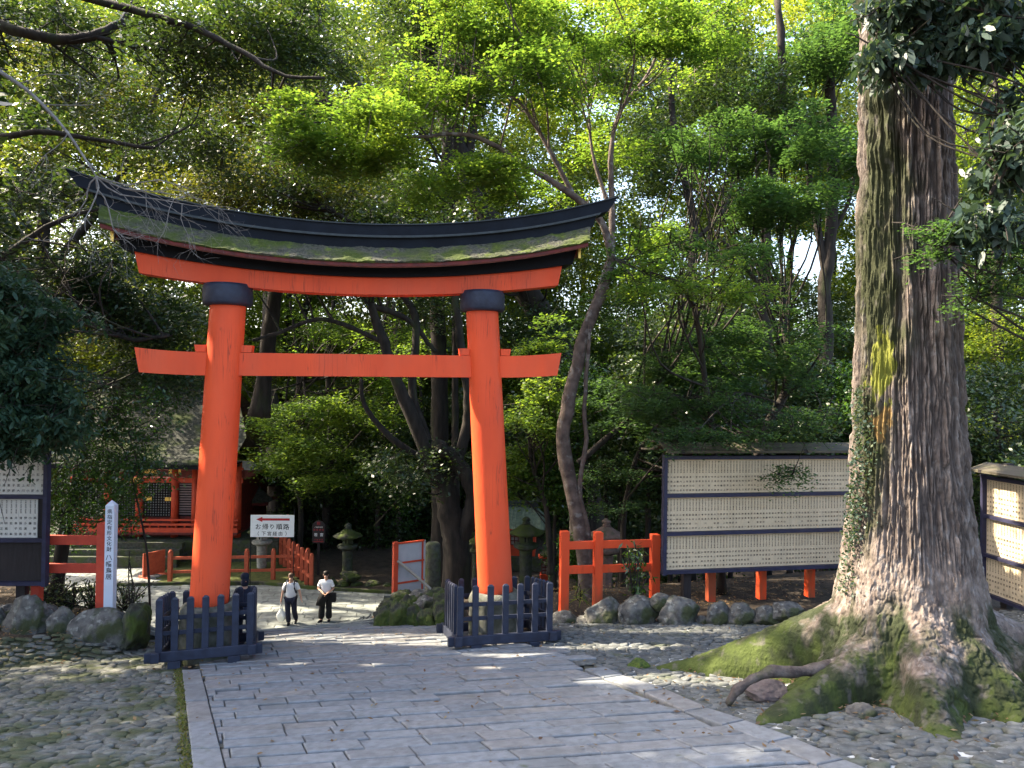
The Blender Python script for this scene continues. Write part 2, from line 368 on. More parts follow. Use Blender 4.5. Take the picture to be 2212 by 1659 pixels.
# outlines of the near path, taken from the ground the photograph shows
pL = [G(x, y)[:2] for x, y in ((485, 1659), (435, 1458))]
dL = pL[1]-pL[0]; dL /= np.linalg.norm(dL); pL0 = pL[0]-dL*5; 
pO = [G(x, y)[:2] for x, y in ((415, 1659), (392, 1447))]; dO = pO[1]-pO[0]; dO /= np.linalg.norm(dO)
RC = [G(x, y)[:2] for x, y in ((1764, 1659), (1658, 1612), (1560, 1573), (1477, 1544), (1391, 1500), (1303, 1471), (1262, 1450))]
rcd = RC[0]-RC[2]; rcd /= np.linalg.norm(rcd)
RC = [RC[0]+rcd*4.5]+RC
near_poly = [tuple(pL0)]+[tuple(p) for p in RC]+[tuple(G(1215, 1412)[:2]), tuple(G(975, 1362)[:2]+LDIR*1.0), tuple(G(575, 1372)[:2]+LDIR*1.4), tuple(G(560, 1420)[:2]+LDIR*1.0), tuple(G(400, 1447)[:2]+LDIR*1.9), tuple(G(435, 1458)[:2])]
def clip(poly, a, b):                                  # keep left of a->b
    out = []; n = len(poly); side = lambda p: (b[0]-a[0])*(p[1]-a[1])-(b[1]-a[1])*(p[0]-a[0])
    for i in range(n):
        p, q = poly[i], poly[(i+1) % n]; sp, sq = side(p), side(q)
        if sp >= 0: out.append(p)
        if sp*sq < 0: t = sp/(sp-sq); out.append((p[0]+t*(q[0]-p[0]), p[1]+t*(q[1]-p[1])))
    return out
def near_path():
    rs = np.random.RandomState(4); T = np.array([math.cos(R(5)), math.sin(R(5))]); O = np.array(pL[0])-LDIR*4
    cells = []; y = 0; row = 0
    while y < 16:
        h = rs.uniform(.27, .36); x = -3-rs.uniform(0, .6)
        while x < 9:
            wd = rs.uniform(.5, .95)
            c = [O+T*x+LDIR*y, O+T*(x+wd)+LDIR*y, O+T*(x+wd)+LDIR*(y+h), O+T*x+LDIR*(y+h)]
            cen = sum(c)/4; pc = [tuple(p) for p in c]
            pc = clip(pc, tuple(pL0+dL*30), tuple(pL0)) if np.dot(cen-pL0, dL) < 11.2 else pc
            for i in range(len(RC)-1):
                A_, B_ = np.array(RC[i]), np.array(RC[i+1]); tt_ = np.clip(np.dot(cen-A_, B_-A_)/np.dot(B_-A_, B_-A_), 0, 1)
                if len(pc) > 2 and np.linalg.norm(cen-(A_+(B_-A_)*tt_)) < .75: pc = clip(pc, tuple(RC[i]), tuple(RC[i+1]))
            q_ = []
            for p in pc:
                if not q_ or np.hypot(p[0]-q_[-1][0], p[1]-q_[-1][1]) > .03: q_.append(p)
            if len(q_) > 2 and np.hypot(q_[0][0]-q_[-1][0], q_[0][1]-q_[-1][1]) < .03: q_.pop()
            if len(q_) > 2:
                a = np.array(q_); ar = abs(np.dot(a[:, 0], np.roll(a[:, 1], 1))-np.dot(a[:, 1], np.roll(a[:, 0], 1)))/2; cm = a.mean(0)
                if ar > .012 and inpoly(cm[0], cm[1], near_poly): cells.append(q_)
            x += wd
        y += h; row += 1
    slabs('stone_path', cells, M_SLAB, seed=5, jit=.016)
    # kerb stones: left border and the curved right border
    kc = []
    Lk = np.linalg.norm(pL[1]-pL0); n = 9
    a0 = pO[0]-dO*5
    for i in range(n):
        t0, t1 = i/n, (i+1)/n; f = lambda base, d, t: base+d*Lk*t*1.03
        kc.append([f(a0, dO, t0), f(pL0, dL, t0), f(pL0, dL, t1), f(a0, dO, t1)])
    for i in range(len(RC)-1):
        p, q = np.array(RC[i]), np.array(RC[i+1]); nrm = lambda v: np.array([v[1], -v[0]])/np.linalg.norm(v)
        pr = np.array(RC[i-1]) if i else p-(q-p); nx = np.array(RC[i+2]) if i+2 < len(RC) else q+(q-p)
        n0 = nrm(q-pr)*.34; n1 = nrm(nx-p)*.34
        m_ = max(1, int(round(np.linalg.norm(q-p)/.9)))
        for k in range(m_):
            t0, t1 = k/m_, (k+1)/m_
            A, B = p+(q-p)*t0, p+(q-p)*t1; NA, NB = n0+(n1-n0)*t0, n0+(n1-n0)*t1
            kc.append([A, A+NA, B+NB, B])
    slabs('path_kerb', kc, M_SLAB, seed=8, jit=.004, lift=.034)
near_path()
# mortar bed and cobbles on both sides
Gp = lambda x, y: tuple(G(x, y)[:2])
left_cob = [tuple(a) for a in (pO[0]-dO*5+LPERP*-.02,)]+[tuple(pO[1]+dO*2.6), Gp(330, 1360), Gp(300, 1400), Gp(-250, 1400), (-13, 6), (-8, 2)]
right_cob = [tuple(np.array(RC[0])+np.array([.22, -.2]))]+[tuple(np.array(p)+np.array([.20, .12])) for p in RC[1:]]+[Gp(1200, 1416), Gp(1150, 1360), Gp(1215, 1340), Gp(1500, 1345), Gp(1800, 1330), (11, 14.5), (12, 5), (5, 2.5)]
def cobbles(name, poly, seed, m_, s0=.125):
    rs = np.random.RandomState(seed); p = np.array(poly); lo, hi = p.min(0), p.max(0); C = []
    yy = lo[1]; r_ = 0
    while yy < hi[1]:
        xx = lo[0]+(r_ % 2)*s0*.6; 
        while xx < hi[0]:
            C.append((xx+rs.uniform(-.03, .03), yy+rs.uniform(-.025, .025))); xx += s0*rs.uniform(1.1, 1.7)
        yy += s0*.90; r_ += 1
    C = np.array(C); C = C[inpoly(C[:, 0], C[:, 1], poly)]
    C = C[(C[:, 1] > 5.6) & (np.abs(C[:, 0]) < C[:, 1]*.80+1)]
    n = len(C); K = 8; th = np.arange(K)*2*PI/K
    ang = rs.uniform(-.5, .5, n); a = rs.uniform(.07, .13, n); b = a*rs.uniform(.5, .8, n); h = rs.uniform(.020, .040, n)
    big = rs.rand(n) < .06; a[big] *= 1.35; b[big] *= 1.3
    irr = 1+rs.uniform(-.24, .2, (n, K)); sq = 3.2
    cx = np.sign(np.cos(th))*np.abs(np.cos(th))**(2/sq); sx = np.sign(np.sin(th))*np.abs(np.sin(th))**(2/sq)
    V = []; base = ground(C[:, 0], C[:, 1])-.024+(fbm(np.stack([C[:, 0]*.8, C[:, 1]*.8, C[:, 0]*0], 1), 2)-.4)*.05; tilt = rs.normal(0, .10, (n, 2))
    for rr, hh in ((1., -.5), (1.0, .30), (.86, .80), (.55, 1.0)):
        ex = cx*irr*a[:, None]*rr; ey = sx*irr*b[:, None]*rr
        x = ex*np.cos(ang)[:, None]-ey*np.sin(ang)[:, None]; y = ex*np.sin(ang)[:, None]+ey*np.cos(ang)[:, None]
        V.append(np.stack([C[:, :1]+x, C[:, 1:]+y, base[:, None]+h[:, None]*hh+(x*tilt[:, :1]+y*(tilt[:, 1:]-.16))*(1 if hh > 0 else 1)], -1))
    V = np.stack(V, 1)                                     # n,4,K,3
    top = V[:, 3].mean(1)+np.stack([np.zeros(n), np.zeros(n), h*.05], 1)
    V = np.concatenate([V.reshape(n, -1, 3), top[:, None]], 1); m = 4*K+1
    f = [(k*K+i, k*K+(i+1) % K, (k+1)*K+(i+1) % K, (k+1)*K+i) for k in range(3) for i in range(K)]
    f = np.array(f); tri = np.array([(3*K+i, 3*K+(i+1) % K, 4*K) for i in range(K)])
    fa = (f[None]+np.arange(n)[:, None, None]*m); ta = (tri[None]+np.arange(n)[:, None, None]*m)
    me = bpy.data.meshes.new(name); me.vertices.add(n*m); me.vertices.foreach_set('co', V.astype(np.float32).ravel())
    loops = np.concatenate([np.concatenate([fa.reshape(n, -1), ta.reshape(n, -1)], 1).ravel()]); me.loops.add(len(loops)); me.loops.foreach_set('vertex_index', loops.astype(np.int32))
    tot = np.tile(np.array([4]*len(f)+[3]*K), n); st = np.concatenate([[0], np.cumsum(tot)[:-1]]); me.polygons.add(len(tot)); me.polygons.foreach_set('loop_start', st.astype(np.int32)); me.update(calc_edges=True)
    at = me.attributes.new('rnd', 'FLOAT', 'FACE'); at.data.foreach_set('value', np.repeat(rs.rand(n), len(f)+K).astype(np.float32))
    o = link(name, me, m_, None, True, True); return o
def flatpoly(name, poly, m, lift, kind='structure', res=.35):
    p = np.array(poly); lo, hi = p.min(0), p.max(0)
    xs = np.arange(lo[0], hi[0]+res, res); ys = np.arange(lo[1], hi[1]+res, res); X, Y = np.meshgrid(xs, ys)
    V = np.stack([X, Y, ground(X, Y)+lift], -1); a, b = X.shape; idx = np.arange(a*b).reshape(a, b)
    cx = (X[:-1, :-1]+X[1:, 1:])/2; cy = (Y[:-1, :-1]+Y[1:, 1:])/2; ok = inpoly(cx, cy, poly)
    q = np.stack([idx[:-1, :-1], idx[:-1, 1:], idx[1:, 1:], idx[1:, :-1]], -1)[ok]
    mb = MB(); mb.add(V.reshape(-1, 3), [tuple(r) for r in q]); o = obj(name, mb, m, smooth=True, fix=False); return tag(o, kind=kind)
flatpoly('path_bed', near_poly+[], mat('joint_mortar', (.12, .118, .10), .95, (.07, .07, .05), 6, .4, 40), -.012, res=.12); flatpoly('cobble_bed', left_cob, mat('mossy_joint_soil', (.06, .062, .035), 1, (.03, .036, .014), 5, .7, 40), -.022); flatpoly('cobble_bed', right_cob, M_BED, -.018)
tag(cobbles('cobble_paving', left_cob, 11, M_COBL), 'grey green cobbles set in moss left of the stone path', 'cobbles', kind='stuff')
tag(cobbles('cobble_paving', right_cob, 12, M_COBR), 'pale cobbles in white mortar around the big tree and right of the path', 'cobbles', kind='stuff')
# lower forecourt paving beyond the gate, lawn
ZL = -3.21
def Gz(x, y, z=ZL): r = ray(x, y); t = (z-EYE)/r[2]; return np.array([r[0]*t, r[1]*t])
def lower_paving():
    rs = np.random.RandomState(9); cells = []; T = np.array([math.cos(R(8)), math.sin(R(8))]); N = np.array([-T[1], T[0]])
    yy = 14.0
    far = [(-19, 20.5), (-6.5, 15.0), (-1.2, 15.1), (-2.9, 16.3), (-4.2, 19.5), (-4.3, 24), (-4.4, 27.9), tuple(Gz(700, 1273)), tuple(Gz(600, 1263)), tuple(Gz(400, 1266)), tuple(Gz(345, 1262)), tuple(Gz(330, 1222)), tuple(Gz(240, 1222)), (-22, 33)]
    while yy < 38:
        h = rs.uniform(.3, .36); x = -26-rs.uniform(0, .6)
        while x < 4:
            wd = rs.uniform(.6, 1.0); o = T*x+N*yy; c = [o, o+T*wd, o+T*wd+N*h, o+N*h]; cc = sum(c)/4
            if inpoly(cc[0], cc[1], far) and not inpoly(cc[0], cc[1], near_poly): cells.append(c)
            x += wd
        yy += h
    slabs('lower_forecourt', cells, M_SLAB2, seed=3, jit=.006, bev=.008)
lower_paving()
lawn = [tuple(Gz(335, 1266)), tuple(Gz(560, 1262)), tuple(Gz(690, 1276)), (-8.3, 29), (-10.9, 33.2), (-11.2, 38), (-17, 39), (-15.2, 31.5)]
flatpoly('lawn', lawn, M_LAWN, .04, res=.3)
mb = MB(); e = [Gz(100, 1290), Gz(255, 1268), Gz(400, 1264), Gz(560, 1263), Gz(700, 1276), Gz(850, 1284)]
for a, b in zip(e[:-1], e[1:]):
    c = (a+b)/2; d = b-a; mb.box((c[0], c[1], ZL+.05), (np.linalg.norm(d)-.01, .14, .18), math.atan2(d[1], d[0]))
tag(obj('forecourt_kerb', mb, M_ROCKD), kind='structure')

# ================================================================== TORII
TY = R(9.4); torii = thing('torii_gate', (-2.81, 13.2, 0), 'tall vermilion shrine gate with a mossy curved roof and black ridge', 'torii', TY)
torii.rotation_euler = (0, -.010, TY)
def cyl_between(mb, p0, p1, r0, r1, n=40, steps=8):
    t = np.linspace(0, 1, steps); mb.tube([np.array(p0)+(np.array(p1)-p0)*k for k in t], r0+(r1-r0)*t, n)
for sgn in (-1, 1):
    m = MB(); cyl_between(m, np.array([sgn*2.60, 0, .80]), np.array([sgn*2.30, 0, 6.5]), .332, .305, 48, 24); pil = obj('pillar', m, M_RED, torii, True)
    m = MB(); m.lathe([(.33, 6.27), (.40, 6.28), (.425, 6.33), (.43, 6.45), (.425, 6.60), (.40, 6.66), (.33, 6.67)], 48, (sgn*2.315, 0, 0)); obj('pillar_collar', m, M_NAVY, torii, True)
    def petal(t, z): return 1+.035*abs(math.cos(t*6))*(1 if z > .45 else .5)
    m = MB(); m.lathe([(.50, -.35), (.50, .0), (.49, .5), (.48, .72), (.50, .78), (.47, .88), (.41, .95), (.36, .965), (.34, .93)], 72, (sgn*2.59, 0, 0), fn=petal)
    obj('stone_footing', m, M_STONE, torii, True)
def beam(mb, xb, xt, zb, zt, y0, y1, n=48, x0b=None, x0t=None):
    rings = []
    for t in np.linspace(-1, 1, n+1):
        b = t*xb if x0b is None else t*(xb if t > 0 else x0b); tt = t*xt if x0t is None else t*(xt if t > 0 else x0t)
        rings.append([(b, y0, zb(abs(b))), (b, y1, zb(abs(b))), (tt, y1, zt(abs(tt))), (tt, y0, zt(abs(tt)))])
    mb.loft(rings)
m = MB(); beam(m, 3.76, 3.84, lambda x: 5.02+.05*max(0, (x-2.6)/1.2)**2, lambda x: 5.43+.07*max(0, (x-2.6)/1.2)**2, -.13, .13); obj('tie_beam', m, M_RED, torii)
for sgn in (-1, 1):
    for s2 in (-1, 1):
        cx = sgn*2.36; m = MB(); x0 = cx+s2*.30; x1 = cx+s2*.475
        m.prism([(x0, 5.44), (x1, 5.44), (x1+s2*.02, 5.565), (x0, 5.565)], -.11, .11); obj('wedge', m, M_RED, torii)
cz = lambda z0, k: (lambda x: z0+k*x*x)
m = MB(); beam(m, 3.76, 3.84, cz(6.53, .0195), cz(6.86, .0225), -.17, .17); obj('lower_lintel', m, M_RED, torii)
m = MB(); beam(m, 4.02, 4.10, cz(6.845, .0225), cz(7.07, .0245), -.26, .26); obj('upper_lintel', m, M_BLACK, torii)
zr = lambda x: .027*x*x+.00012*x**4
m = MB(); rings = []
for x in np.linspace(-1, 1, 61):
    X = x*4.22; z = zr(abs(X)); rings.append([(X, -.66, 7.03+z), (X, -.64, 7.04+z), (X, -.30, 7.1+z), (X, .30, 7.1+z), (X, .64, 7.04+z), (X, .66, 7.03+z), (X, .66, 6.965+z), (X, .3, 7.04+z), (X, -.3, 7.04+z), (X, -.66, 6.965+z)])
m.loft(rings); obj('eave_board', m, M_DRED, torii)
m = MB(); rings = []
for x in np.linspace(-1, 1, 61):
    X = x*4.22; z = zr(abs(X)); rings.append([(X, -.62, 6.952+z), (X, -.63, 6.972+z), (X, -.5, 6.99+z), (X, -.5, 6.975+z)])
m.loft(rings); obj('eave_strip', m, mat('pinkish_board', (.28, .11, .09), .7, (.16, .06, .05), 5), torii)
rs = np.random.RandomState(2)
def roof(mb, hx=4.24, ex=.22):
    xs = np.linspace(-1, 1, 420); rows = []
    prof = [(-.68, 7.025), (-.70, 7.05), (-.64, 7.085), (-.55, 7.14), (-.45, 7.225), (-.35, 7.31), (-.26, 7.38), (0, 7.42), (.26, 7.38), (.45, 7.225), (.64, 7.075), (.70, 7.05), (.68, 7.025)]
    pa = np.array(prof); k_ = np.linspace(0, len(prof)-1, 61); prof = list(zip(np.interp(k_, range(len(pa)), pa[:, 0]), np.interp(k_, range(len(pa)), pa[:, 1]))); V = np.zeros((420, len(prof), 3))
    for i, x in enumerate(xs):
        for j, (y, z) in enumerate(prof):
            X = x*(hx+ex*(1-abs(y)/.68)); V[i, j] = (X, y, z+zr(abs(X)))
    nz = (fbm(V*[5, 9, 9], 5)-.42)*.075+(fbm(V*[22, 26, 26], 2)-.5)*.03; sg = np.sign(V[..., 1]); V[:, 2:-2, 2] += nz[:, 2:-2]; V[:, 2:-2, 1] += (nz*sg)[:, 2:-2]*.6
    return V
V = roof(None); o = gridmesh('mossy_roof', V, M_MOSSROOF, torii, world=False); 
for k in (0, -1):                                            # gable ends of the roof
    m = MB(); m.add(V[k], [tuple(range(V.shape[1]))]); g_ = obj('gable_end', m, M_DRED, torii)
m = MB(); beam(m, 4.42, 4.50, lambda x: 7.36+zr(x), lambda x: 7.56+zr(x), -.235, .235); obj('ridge_base', m, M_COPPER, torii)
m = MB(); beam(m, 4.55, 4.58, lambda x: 7.56+zr(x), lambda x: 7.60+zr(x), -.30, .30); obj('ridge_lip', m, M_COPPERL, torii)
m = MB(); beam(m, 4.74, 4.94, lambda x: 7.595+zr(x), lambda x: 7.80+zr(x)+.004*x, -.23, .23); obj('ridge_cap', m, M_COPPER, torii)
m = MB(); beam(m, 4.93, 4.95, lambda x: 7.80+zr(x)+.004*x, lambda x: 7.82+zr(x)+.004*x, -.26, .26); obj('ridge_top', m, M_COPPERL, torii)
for sgn in (-1, 1):
    m = MB(); z = zr(4.12); m.box((sgn*4.13, -.32, 6.93+z), (.05, .1, .24)); obj('gilt_fitting', m, M_GOLD, torii)
    m = MB(); m.box((sgn*4.12, 0, 7.0+z), (.12, .5, .2), None); obj('end_board', m, M_DRED, torii)

# ---- navy picket fences round the two footings
def picket_fence(cx, cy, z, W, label, yaw, dz=(0, 0)):
    def sl(m):
        for q in m.v: q[:, 2] -= .19*q[:, 1]
        return m
    t = thing('picket_fence', (cx, cy, z), label, 'fence', yaw, 'dark picket fences round the gate pillars'); h = W/2
    for k in range(4):
        a = k*PI/2; Rm = rotz(a)
        def bx(name, c, s, bev=.006, mt=M_NAVY):
            m = MB(); m.box(c, s, bev=bev); m.v[0] = m.v[0]@Rm.T; return obj(name, sl(m), mt, t)
        bx('base_beam', (0, -h, .20+.004*(k % 2)), (W+.34, .13, .17), .01)
        for zz in (.58, .83): bx('rail', (0, -h+.045, zz), (W-.06, .04, .075))
        n = 7
        for i in range(n-(0 if k % 2 == 0 else 1)):
            x = -h+.04+(W-.08)*i/(n-1)
            if k % 2 and i == 0: continue
            m = MB(); m.box((0, 0, 0), (.108, .07, .86)); v = m.v[0]; v += [x, -h, .28+.43]
            m.add([(x-.054, -h-.035, 1.14), (x+.054, -h-.035, 1.14), (x+.054, -h+.035, 1.14), (x-.054, -h+.035, 1.14), (x-.022, -h-.012, 1.175), (x+.022, -h-.012, 1.175), (x+.022, -h+.012, 1.175), (x-.022, -h+.012, 1.175)],
                  [(4, 5, 6, 7), (0, 1, 5, 4), (1, 2, 6, 5), (2, 3, 7, 6), (3, 0, 4, 7)])
            m.v = [q@Rm.T for q in m.v]; obj('picket', sl(m), M_NAVY, t)
        if k % 2 == 0:
            for x in (-h*.62, h*.62): bx('foot_block', (x, -h, .055), (.19, .20, .12))
    return t
def tor(x, y): c, s = math.cos(TY), math.sin(TY); return (-2.81+x*c-y*s, 13.2+x*s+y*c)
fx, fy = tor(-2.59, 0); picket_fence(fx, fy, -.06, 1.50, 'navy picket fence around the base of the left gate pillar', R(18))
fx, fy = tor(2.60, 0); picket_fence(fx, fy, -.01, 1.72, 'navy picket fence around the base of the right gate pillar', R(12.5))

# ================================================================== RED POST FENCES (near)
def post(mb, x, y, z0, z1, w_=.17, lean=0):
    mb.box((x, y, (z0+z1)/2), (w_, w_, z1-z0), bev=.008)
lf = thing('red_rail_fence', P(222, 1328, 14.4), 'faded red two-rail fence between the left name board and the white sign post', 'fence', R(2), 'red rail fences beside the gate')
m = MB(); post(m, 0, 0, -.25, 1.86, .20); obj('post', m, M_REDOLD, lf)
for z, hh in ((1.50, .19), (.93, .19)): m = MB(); m.box((-1.7, .03, z), (3.2, .07, hh), bev=.006); obj('rail', m, M_REDOLD, lf)
m = MB(); post(m, -1.32, .02, -.3, .6, .16); obj('post', m, M_REDOLD, lf)
rf = thing('red_rail_fence', P(1217, 1333, 15.4), 'red fence with three tall posts right of the gate running to the big name board', 'fence', R(11), 'red rail fences beside the gate')
px_m = 15.4/F
for x, dz, h_ in ((0, 0, 1.86), (.76, .14, 1.68), (2.08, .32, 1.42)):
    m = MB(); post(m, x, 0, dz-.2, dz+h_, .18); obj('post', m, M_RED, rf)
for x in (3.42, 4.67, 5.9):
    m = MB(); post(m, x, 0, .2, 1.2, .17); obj('post', m, M_RED, rf)
for x0, x1 in ((.09, .67), (.85, 1.99), (2.17, 6.2)):
    for z, hh in ((1.54, .17), (1.01, .17)): m = MB(); m.box(((x0+x1)/2, .02, z), (x1-x0, .07, hh), bev=.006); obj('rail', m, M_RED, rf)

# ================================================================== NAME BOARDS
NK = '山田中村木本林佐藤伊東小川井上松高橋石原大野吉清水宮永久保正一子美恵男義和幸'
def name_board(label, loc, yaw, W, rows, colw, z_bot, row_h, roof_, seed, pale=M_PAPER, blank_bottom=False, posts=(), right_gap=0.):
    t = thing('name_board', loc, label, 'notice board', yaw, 'wooden boards of donor name plaques'); rs = random.Random(seed)
    fr = .075; H = rows*row_h+fr*(rows+1)
    z0 = z_bot
    m = MB(); m.box((W/2, .07, z0+H/2), (W-.02, .05, H-.02)); obj('backing', m, M_BROWN, t)
    m = MB()
    for x in (fr/2, W-fr/2): m.box((x, 0, z0+H/2), (fr, .13, H+.04))
    for k in range(rows+1): m.box((W/2, .002, z0+fr/2+k*(row_h+fr)), (W-2*fr-.004, .12, fr))
    obj('frame', m, M_BOARDN, t)
    for k in range(rows):
        zz = z0+fr+k*(row_h+fr)
        if blank_bottom and k == 0: continue
        x0, x1 = fr+.01, W-fr-.01-(right_gap if k < rows-1 else 0); n = int((x1-x0)/colw); cw = (x1-x0)/n
        m = MB()
        for i in range(n): m.box((x0+cw*(i+.5), .03+rs.uniform(-.0015, .0015), zz+row_h/2), (cw-.0025, .02, row_h-.01))
        pr = obj('plaque_row', m, pale, t, rnd=np.repeat([rs.random() for _ in range(n)], 6))
        tx = MB()
        for i in range(n):
            xc = x0+cw*(i+.5); top = zz+row_h-.03
            ns = 8; s = min(.030, cw*.46)
            for j in range(ns): put(tx, '金壱拾萬円也寄進'[j] if rs.random() < .7 else rs.choice(NK), xc, top-s*.6-j*s*1.12, s, .0165)
            big = cw*.64; sp = (row_h-ns*s*1.12-.09)/4.0; sk = rs.random()
            for j in range(4):
                if j == 2 and sk < .2: continue
                put(tx, rs.choice(NK), xc, top-ns*s*1.12-.05-sp*(j+.35), big, .0165)
        obj('lettering', tx, M_INK, pr, fix=False)
    for x, zb in posts: m = MB(); m.box((x, .16, (z0+H+.3+zb)/2), (.17, .15, z0+H+.3-zb)); obj('post', m, M_BROWN, t)
    if roof_:
        m = MB(); zt = z0+H+.13
        m.add([(-.04, -.32, zt), (W+.1, -.32, zt), (W+.1, .1, zt+.15), (-.04, .1, zt+.15), (-.04, .55, zt), (W+.1, .55, zt),
               (-.04, -.32, zt-.05), (W+.1, -.32, zt-.05), (W+.1, .1, zt+.10), (-.04, .1, zt+.10), (-.04, .55, zt-.05), (W+.1, .55, zt-.05)],
              [(0, 1, 2, 3), (3, 2, 5, 4), (7, 6, 9, 8), (8, 9, 10, 11), (0, 6, 7, 1), (4, 5, 11, 10), (0, 3, 9, 6), (3, 4, 10, 9), (1, 7, 8, 2), (2, 8, 11, 5)])
        obj('roof', m, M_ROOFW, t)
        m = MB()
        for x in (.3, W/2, W-.3): m.box((x, .12, zt-.02), (.08, .9, .07))
        obj('roof_bracket', m, M_BROWN, t)
    return t
p = P(1430, 1240, 15.1); name_board('large framed board of pale name plaques behind the red fence, left of the big tree', (p[0], p[1], 0), R(11), 6.3, 3, .072, p[2], .735, True, 1, posts=((.62, -.5), (4.9, -.5), (6.2, -.5)))
p = P(2112, 1283, 15.6); q = P(2468, 1360, 11.9); name_board('sunlit framed board of name plaques right of the big tree trunk, running towards the viewer', (p[0]+.1, p[1], 0), math.atan2(q[1]-p[1], q[0]-p[0]), 4.6, 3, .0765, p[2], .77, True, 2, posts=((.5, -.2), (4.1, .3)))
p = P(101, 1264, 14.1); name_board('board of white name plaques over a blank dark panel at the left edge', (p[0]-3.0*math.cos(R(4)), p[1]-3.0*math.sin(R(4)), 0), R(4), 3.0, 3, .089, p[2], .78, False, 3, pale=M_PAPERW, blank_bottom=True, posts=((2.45, -.2), (.5, -.2)), right_gap=.13)

# ---- white signpost with vertical writing
p = P(237, 1322, 14.0); sp = thing('sign_post', p, 'white square post with vertical black writing beside the red fence', 'sign post', R(4))
m = MB(); m.box((0, 0, 1.03), (.172, .15, 2.14)); m.add([(-.086, -.075, 2.1), (.086, -.075, 2.1), (.086, .075, 2.1), (-.086, .075, 2.1), (0, 0, 2.2)], [(0, 1, 4), (1, 2, 4), (2, 3, 4), (3, 0, 4)])
obj('post', m, mat('white_post_paint', (.62, .66, .74), .5, (.56, .60, .68), 3, .05), sp)
m = MB(); z = 1.985
for i, ch in enumerate('県指定有形文化財'): put(m, ch, 0, z-i*.105, .098, -.0775)
z -= 8*.105+.06
for i, ch in enumerate('八幡鳥居'): put(m, ch, 0, z-i*.125, .118, -.0775)
obj('lettering', m, M_INK, sp, fix=False)
# ---- direction sign
p = P(588, 1160, 27.5); ds = thing('direction_sign', (p[0], p[1], ZL), 'white direction sign with a red arrow and black writing on thin poles', 'sign', R(3))
zb = p[2]-ZL; W_, H_ = 1.66, .85
m = MB(); m.box((0, 0, zb+H_/2), (W_, .03, H_), bev=.006); bd = obj('board', m, M_WHITE, ds)
m = MB(); 
za = zb+H_-.17
m.add([(-.62, -.0165, za), (-.38, -.0165, za+.1), (-.38, -.0165, za+.045), (.66, -.0165, za+.045), (.66, -.0165, za-.045), (-.38, -.0165, za-.045), (-.38, -.0165, za-.1)], [(0, 1, 2, 3, 4, 5, 6)]); obj('arrow', m, M_REDINK, bd, fix=False)
m = MB()
for i, ch in enumerate('お帰り順路'): put(m, ch, -.53+i*.265, zb+.40, .24, -.0165)
for i, ch in enumerate('（下宮経由）'): put(m, ch, -.53+i*.212, zb+.135, .175, -.0165)
obj('lettering', m, M_INK, bd, fix=False)
for x in (-W_/2+.01, W_/2-.01): m = MB(); m.tube([(x, .03, .0), (x, .03, zb+H_*(.95 if x < 0 else 1.25))], .018, 8); obj('pole', m, M_BLACK, ds)
# ---- dark plaque sign on a post
p = P(688, 1173, 30.5); qs = thing('plaque_sign', (p[0], p[1], ZL), 'dark brown pointed sign with a red emblem and white characters', 'sign', R(4)); zb = p[2]-ZL
m = MB(); m.prism([(-.26, zb), (.26, zb), (.27, zb+.78), (.16, zb+.92), (0, zb+.98), (-.16, zb+.92), (-.27, zb+.78)], -.02, .02); bd = obj('board', m, M_BROWN, qs)
m = MB()
for i, ch in enumerate('若宮'): put(m, ch, -.12+i*.25, zb+.36, .15, -.0225)
for i, ch in enumerate('八幡宇佐宮'): put(m, ch, -.14+i*.07, zb+.68, .062, -.0225)
obj('lettering', m, M_WHITE, bd, fix=False)
m = MB(); put(m, '巴', 0, zb+.84, .15, -.0225)
for i, ch in enumerate('若宮神社'): put(m, ch, -.18+i*.12, zb+.57, .08, -.0225)
for i, ch in enumerate('下宮参道'): put(m, ch, -.15+i*.1, zb+.14, .06, -.0225)
m.box((0, -.022, zb+.06), (.42, .003, .02)); obj('emblem', m, M_REDINK, bd, fix=False)
m = MB(); m.box((0, .05, zb*.5+.2), (.1, .06, zb+.4)); obj('post', m, M_BROWN, qs)
# ---- grey panel with red frame and a timber brace
p = P(848, 1305, 20.); q_ = P(921, 1295, 20.6); gp = thing('framed_panel', p, 'back of a grey panel in a thin red frame propped with a timber brace', 'panel', math.atan2(q_[1]-p[1], q_[0]-p[0])); hh = 1.72
m = MB(); m.box((.5, 0, hh/2), (1.0, .03, hh-.05)); obj('panel', m, M_GREYP, gp)
m = MB(); m.box((.05, -.02, hh/2-.05), (.13, .12, hh+.15)); obj('post', m, M_BRED, gp)
m = MB()
for z in (hh-.03, hh*.66, hh*.33, .04): m.box((.53, -.03, z), (.84, .04, .045))
m.box((.90, -.034, hh/2), (.035, .04, hh)); obj('frame', m, M_BRED, gp)
m = MB(); m.tube([(.1, -.06, 1.22), (.5, -.22, .85), (.97, -.42, .38)], .045, 6); obj('brace', m, M_WOOD, gp)

